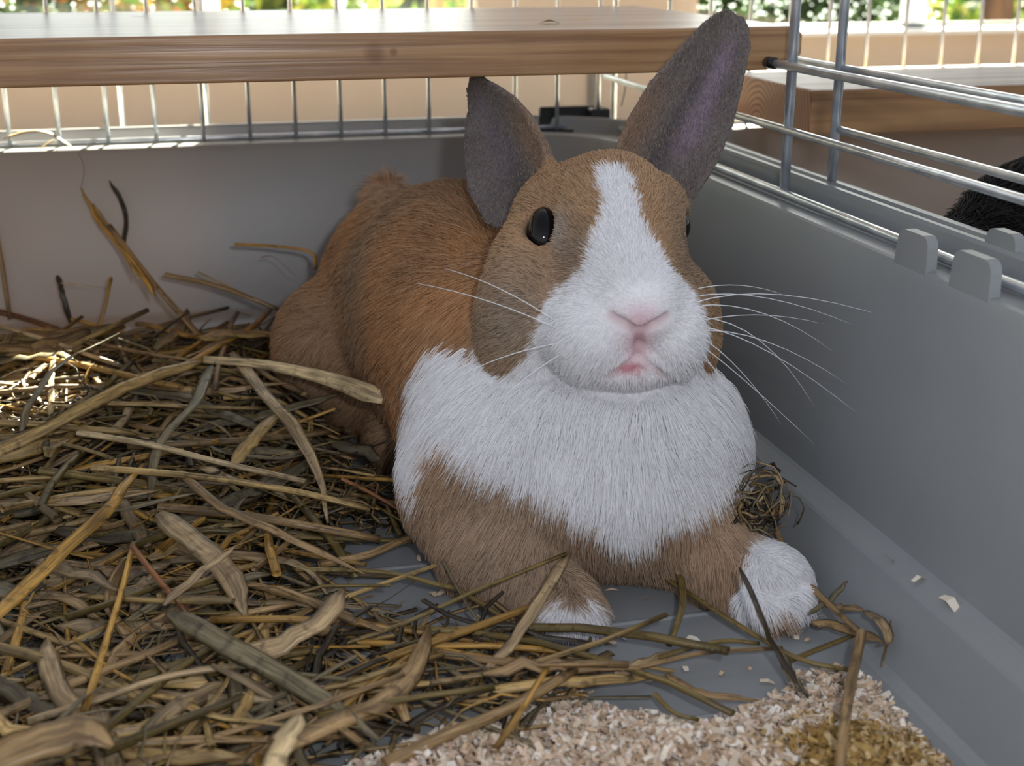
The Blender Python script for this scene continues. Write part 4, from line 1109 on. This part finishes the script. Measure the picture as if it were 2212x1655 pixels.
def random_path(x, y, L, ang, z, tilt, bend, m):
    t = np.linspace(-.5, .5, m)
    d = np.array([math.cos(ang), math.sin(ang)]); nrm = np.array([-d[1], d[0]])
    p = np.array([x, y])+np.outer(t*L, d)+np.outer((t*t-.08)*bend*L, nrm)
    return np.column_stack([p, z+t*L*tilt+rng.normal(0, .0015, m)])
_pool = {}
def pick_zone(zone):
    k = id(zone)
    if k not in _pool or _pool[k][1] >= len(_pool[k][0]):
        lo, hi = zone.min(0), zone.max(0); q = rng.uniform(lo, hi, (40000, 2))
        _pool[k] = [q[in_poly(q[:, 0], q[:, 1], zone) > 0], 0]
    _pool[k][1] += 1
    return _pool[k][0][_pool[k][1]-1]
MOODS = [('stem', 'gold', 'yellow straw stem'), ('stem', 'straw', 'pale straw stem'), ('stem', 'tan', 'tan straw stem'), ('leaf', 'grey', 'grey-brown straw blade'), ('leaf', 'tan', 'tan straw blade'), ('leaf', 'pink', 'pinkish straw blade'), ('stem', 'olive', 'olive straw stem'), ('leaf', 'straw', 'pale yellow straw blade')]
def in_tub(P):
    return (P[:, 0] > FX0+.02).all() and (P[:, 0] < FX1-.01).all() and (P[:, 1] < FY1-.005+np.clip(P[:, 2], 0, .1)*.3).all()
LAND = [((60, 760), 'the sunlit patch'), ((440, 780), 'the dark knot'), ((640, 800), 'the thick split straw tube'), ((600, 700), "the rabbit's haunch"), ((780, 980), "the rabbit's flank"), ((700, 1090), 'the drooping tan blade'),
        ((330, 1000), 'the twisted grey blade'), ((120, 1200), 'the broad yellow blade'), ((440, 1200), 'the broad pinkish blade'), ((230, 1380), 'the slim yellow stem'), ((300, 1490), 'the pale pink stem'), ((640, 1370), 'the crinkled tan blade'),
        ((620, 1470), 'the broad grey-brown blade'), ((900, 1200), "the rabbit's left elbow"), ((1130, 1380), 'the left forepaw'), ((1050, 1560), 'the wood shavings'), ((600, 1620), 'the wide pale blade'), ((150, 1640), 'the bottom left corner'), ((820, 1350), 'the thin olive stem'), ((60, 1000), 'the left edge')]
used_labels = {}; made = 0; tries = 0
while made < 232 and tries < 6000:
    tries += 1
    q = pick_zone(STRAW_ZONE)
    px, py = PX((q[0], q[1], .05))
    if not (-60 < px < 1400 and 600 < py < 1720): continue
    kd, cn, nm = MOODS[rng.integers(len(MOODS))]
    L = rng.uniform(.22, .62) if kd == 'stem' else rng.uniform(.16, .42)
    rad = rng.uniform(.0055, .0102) if kd == 'stem' else rng.uniform(.007, .0165)
    z = pile(q[0], q[1])*rng.uniform(.75, 1.12)+.008
    bend = rng.normal(0, .18 if kd == 'stem' else .7)
    P = random_path(q[0], q[1], L, rng.uniform(-.9, 1.15) if rng.uniform() < .7 else rng.uniform(0, math.pi), z, rng.normal(0, .09), bend, 6 if kd == 'stem' else 9)
    if kd == 'leaf': P[:, 2] += np.cumsum(rng.normal(0, .004, 9)); P[:, :2] += np.cumsum(rng.normal(0, .0035, (9, 2)), 0)
    if not in_tub(P) or hits_rabbit(P): continue
    a_, b_ = PX(P[0]), PX(P[-1]); dx, dy = b_[0]-a_[0], b_[1]-a_[1]
    if dx < 0: dx, dy = -dx, -dy
    lng = math.hypot(dx, dy)
    way = 'lying level' if abs(dy) < .2*dx else ('pointing up and down' if abs(dy) > 2.2*dx else ('slanting down to the right' if dy > 0 else 'slanting up to the right'))
    size = 'long' if lng > 420 else ('short' if lng < 220 else 'mid-length')
    near = sorted(LAND, key=lambda l: math.hypot(l[0][0]-(a_[0]+b_[0])/2, l[0][1]-(a_[1]+b_[1])/2))
    lab = None
    for l in near[:3]:
        for extra in ('', 'bent ' if abs(bend) > .3 else 'straight ', 'thin ' if rad < .007 else 'thick '):
            t_ = '%s %s%s %s near %s' % (size, extra, nm, way, l[1])
            if t_ not in used_labels: lab = t_; break
        if lab: break
    if lab is None: continue
    used_labels[lab] = 1
    make_straw('straw_stalk', P, rad, kd, np.clip(np.array(S_COL[cn])*rng.uniform(.75, 1.05), 0, 255), lab, 'loose stalks of the straw bed')
    made += 1
# what lies beneath: uncounted litter of stems, blades and wisps
VV, FF, UU, CC = [], [], [], []; off = 0; made = 0; tries = 0
while made < 3600 and tries < 20000:
    tries += 1
    q = pick_zone(STRAW_ZONE)
    if q[1] < .9 or (q[1] < 2.2 and rng.uniform() < .5): continue
    u_ = rng.uniform()
    kd = 'wisp' if u_ < .50 else ('leaf' if u_ < .80 else 'stem')
    L = {'wisp': rng.uniform(.06, .28), 'leaf': rng.uniform(.08, .3), 'stem': rng.uniform(.15, .5)}[kd]
    rad = {'wisp': rng.uniform(.0015, .0035), 'leaf': rng.uniform(.004, .010), 'stem': rng.uniform(.0035, .0065)}[kd]
    h = pile(q[0], q[1]); z = .006+h*rng.uniform(0, .95)
    P = random_path(q[0], q[1], L, rng.uniform(0, math.pi), z, rng.normal(0, .12), rng.normal(0, 1.4 if kd != 'stem' else .2), 5 if kd == 'stem' else 7)
    if kd != 'stem': P += np.cumsum(rng.normal(0, .009, P.shape), 0)*np.array([1, 1, .7])
    P[:, 2] = np.maximum(P[:, 2], rad)
    if not in_tub(P) or hits_rabbit(P, .004): continue
    t_ = np.linspace(0, 1, len(P))
    V, F, UV = tube_geo(P, rad*(1-.5*t_), 4 if kd != 'stem' else 5, cap=False, flat=.25 if kd == 'leaf' else .7, twist=rng.uniform(-1, 1))
    cn = ['tan', 'grey', 'grey', 'dark', 'straw', 'gold', 'tan', 'olive', 'dark'][rng.integers(9)]
    c = np.tile(lin(S_COL[cn])*rng.uniform(.65, 1.1), (len(V), 1))
    VV.append(V); FF += [[a+off for a in f] for f in F]; UU.append(UV); CC.append(c); off += len(V); made += 1
prop(mesh('straw_litter', np.vstack(VV), FF, STRAW, None, origin=(-.1, 2.3, 0.0), smooth=True, colors=np.vstack(CC), uvs=np.vstack(UU)), 'matted litter of fine straw and broken blades under the loose stalks', 'straw litter', kind='stuff')

# ball of tangled hay by the right foreleg
def hay_ball(c, r, n):
    VV, FF, CC, UU = [], [], [], []; off = 0
    for _ in range(n):
        a = rng.normal(size=3); a /= np.linalg.norm(a); b = np.cross(a, rng.normal(size=3)); b /= np.linalg.norm(b)
        th = np.linspace(0, rng.uniform(2, 5), 12)[:, None]; rr = r*rng.uniform(.35, 1.15)
        P = np.array(c)+(a*np.cos(th)+b*np.sin(th))*rr*np.array([1, .9, .95])+np.cumsum(rng.normal(0, .004, (12, 3)), 0)+rng.normal(0, r*.22, 3)*np.array([1, .7, 1])
        P[:, 2] = np.maximum(P[:, 2], .004)
        V, F, UV = tube_geo(P, rng.uniform(.0012, .0050), 4, flat=.35, twist=rng.uniform(-1, 1))
        cc = np.tile(lin(S_COL[['grey', 'tan', 'dark', 'pink'][rng.integers(4)]])*rng.uniform(.7, 1.15), (len(V), 1))
        VV.append(V); FF += [[x+off for x in f] for f in F]; CC.append(cc); UU.append(UV); off += len(V)
    return np.vstack(VV), FF, np.vstack(CC), np.vstack(UU)
hb = W(1642, 1086, d=2.15)
V, F, C_, UV = hay_ball(hb, .050, 44)
prop(mesh('hay_tangle', V, F, STRAW, None, origin=(hb[0], hb[1], hb[2]-.05), smooth=True, colors=C_, uvs=UV), 'tangled knot of dry hay caught above the right forepaw', 'hay', kind=None)

# wood shavings
def flake_geo(c, s, nrm_up, curl):
    a = rng.normal(size=3); a[2] *= .5; a /= np.linalg.norm(a); b = np.cross(a, np.array([0, 0, 1.0])+rng.normal(0, nrm_up, 3)); b /= np.linalg.norm(b); n = np.cross(a, b)
    l = s*rng.uniform(.8, 1.5); wd = s*rng.uniform(.22, .7); V = []
    for i, t in enumerate((-1, 0, 1)):
        for u_ in (-1, 1):
            V.append(c+a*t*l+b*u_*wd*(1-.25*abs(t))+n*curl*l*(t*t))
    return V, [[0, 1, 3, 2], [2, 3, 5, 4]]
SH = [(230, 212, 188), (240, 228, 210), (218, 192, 164), (230, 204, 182), (210, 182, 152), (246, 238, 228)]
ST = [(188, 156, 98), (172, 138, 80), (214, 186, 138), (166, 132, 78)]
stain = W(1880, 1620, z=.04)
VV, FF, CC = [], [], []; off = 0; made = 0
lo, hi = SHAVE_ZONE.min(0), SHAVE_ZONE.max(0)
Q = rng.uniform(lo, hi, (120000, 2)); Ee = in_poly(Q[:, 0], Q[:, 1], SHAVE_ZONE)
vv = np.column_stack([Q, np.full(len(Q), .02)])-CAM; PYs = 827.5-FPX*(vv@CU)/(vv@CF)
PXs = 1106+FPX*(vv@CR)/(vv@CF)
dens = np.clip(Ee/.05, .10, 1)*np.clip((PYs-1405-60*np.exp(-((PXs-1480)/150)**2)+40*np.clip((PXs-1650)/150, 0, 1))/190, .05, 1)
okk = (Ee > 0) & (Q[:, 0] < FX1-.012) & (vnoise(np.column_stack([Q, np.zeros(len(Q))]), 11, 31) < .22+dens*.9) & (rng.uniform(size=len(Q)) < dens*1.15)
Hh = .05*np.clip(Ee/.12, 0, 1)*np.clip((PYs-1500)/160, .05, 1)*(.6+.8*vnoise(np.column_stack([Q, np.zeros(len(Q))]), 16, 33))
for i_ in np.nonzero(okk)[0][:17000]:
    q = Q[i_]
    V, F = flake_geo(np.array([q[0], q[1], .004+Hh[i_]*rng.uniform(.2, 1.0)]), rng.uniform(.0028, .0085), .7, rng.uniform(-.5, .9))
    ds = np.hypot((q[0]-stain[0])/.13, (q[1]-stain[1])/.10)+rng.normal(0, .25)+(vnoise(np.array([[q[0], q[1], .5]]), 25, 41)[0]-.5)*.9
    cc = lin((ST if ds < .95 else SH)[rng.integers(4 if ds < .95 else 6)])*rng.uniform(.8, 1.08)
    VV += V; FF += [[x+off for x in f] for f in F]; CC += [cc]*6; off += 6
V = np.array(VV); V[:, 2] = np.maximum(V[:, 2], .0015)
prop(mesh('wood_shavings', V, FF, FLAKE, None, origin=(.6, 1.4, 0.0), colors=np.array(CC)), 'pale wood shavings spread over the tub floor at the front, stained yellow at one spot', 'wood shavings', kind='stuff')
# loose flakes that can be told apart
loose = [(1290, 1275, 0), (1322, 1272, 0), (1395, 1290, 0), (1340, 1372, 0), (1318, 1385, 0), (1480, 1390, 0), (1500, 1380, 0), (1555, 1300, 0), (1720, 1370, 0), (1745, 1380, 0), (1770, 1330, 0), (1700, 1350, 0), (1410, 1470, 0), (1380, 1440, 0), (1620, 1440, 0),
         (960, 1275, 0), (935, 1280, 0), (905, 1205, 0), (870, 1150, 0), (820, 1140, 0), (780, 1135, 0), (1045, 1345, 0), (740, 1215, 0), (1560, 1450, 0), (1480, 1440, 0), (1210, 1455, .03), (1150, 1475, .03), (1660, 1470, 0)]
AREAS = [((1380, 1300), 'between the two forepaws'), ((1330, 1390), 'just right of the left forepaw'), ((1500, 1400), 'on bare floor in front of the paws'), ((1730, 1360), 'at the toes of the right forepaw'), ((1480, 1455), 'at the near edge of the wood shavings'),
         ((930, 1260), "in front of the rabbit's left elbow"), ((810, 1150), "left of the rabbit's foreleg"), ((1180, 1465), 'on straw ends before the left forepaw')]
by_area = {}
for a, b, zz in loose:
    w_ = min(AREAS, key=lambda A: math.hypot(A[0][0]-a, A[0][1]-b))[1]; by_area.setdefault(w_, []).append((a, b, zz))
ORD = ['leftmost', 'second', 'third', 'fourth', 'fifth', 'sixth', 'seventh', 'eighth']
for w_, items in by_area.items():
    for i_, (a, b, zz) in enumerate(sorted(items)):
        p = W(a, b, z=.006+zz); V, F = flake_geo(p, rng.uniform(.006, .0115), .3, rng.uniform(.2, .8)); V = np.array(V); V[:, 2] = np.maximum(V[:, 2], .0015)
        lab = 'pale wood flake %s' % w_ if len(items) == 1 else ('leftmost pale wood flake %s' % w_ if i_ == 0 else '%s pale wood flake from the left %s' % (ORD[i_], w_))
        prop(mesh('wood_shaving', V, F, FLAKE, None, colors=np.tile(lin(SH[rng.integers(6)]), (6, 1))), lab, 'wood shaving', 'loose flakes around the paws')
for (a, b), lab in (((1931, 1218), 'small wood flake on the ledge of the right wall, uppermost of three'), ((1985, 1250), 'larger wood flake on the ledge of the right wall'), ((2052, 1300), 'wood flake on the ledge of the right wall, lowest of three')):
    p = W(a, b, X=FX1+.058); V, F = flake_geo(p+np.array([0, 0, .004]), .012, .3, .5)
    prop(mesh('wood_shaving', V, F, FLAKE, None, colors=np.tile(lin(SH[1]), (6, 1))), lab, 'wood shaving', 'flakes on the wall ledge')
for a, b, lab in ((1188, 44, 'left wood chip lying on the long shelf'), (1250, 42, 'right wood chip lying on the long shelf, behind the left ear'), (308, 36, 'small chip of bark on the long shelf at the left')):
    p = W(a, b, z=.857); V, F = flake_geo(p, .017, .15, .35); V = np.array(V); V[:, 2] = np.maximum(V[:, 2], .8525)
    prop(mesh('wood_chip', V, F, FLAKE, None, colors=np.tile(lin((206, 180, 130)), (6, 1))), lab, 'wood chip')
# sunlit straw wisps caught on the back rim
for pts, lab in (([(5, 300, .60), (60, 284, .60), (108, 288, .60), (165, 325, .545)], 'sunlit bent straw wisp caught in the back wires, upper one'), ([(80, 327, .54), (110, 305, .57), (118, 303, .575)], 'short sunlit straw wisp lying on the back rim')):
    P = smooth_path([W(a, b, Y=3.455) for a, b, h in pts], 10)
    V, F, UV, c = straw_geo(P, .0042, 'leaf', S_COL['pale'])
    prop(mesh('straw_wisp', V, F, STRAW, None, smooth=True, colors=c, uvs=UV), lab, 'straw')
P = smooth_path([W(a, b, Y=3.40) for a, b in ((168, 328), (182, 362), (176, 400), (174, 410))], 10)
V, F, UV, c = straw_geo(P, .0012, 'wisp', S_COL['rust'])
prop(mesh('straw_wisp', V, F, STRAW, None, smooth=True, colors=c, uvs=UV), 'hair-thin brown wisp hanging down the back wall', 'straw')

prop(tube('binding_wire', smooth_path([W(1353, 152, Y=3.40), W(1350, 195, Y=3.40), W(1342, 230, Y=3.40)], 8), .0016, BLACKP, n=5), 'thin black wire hanging under the long shelf beside the right ear', 'wire')
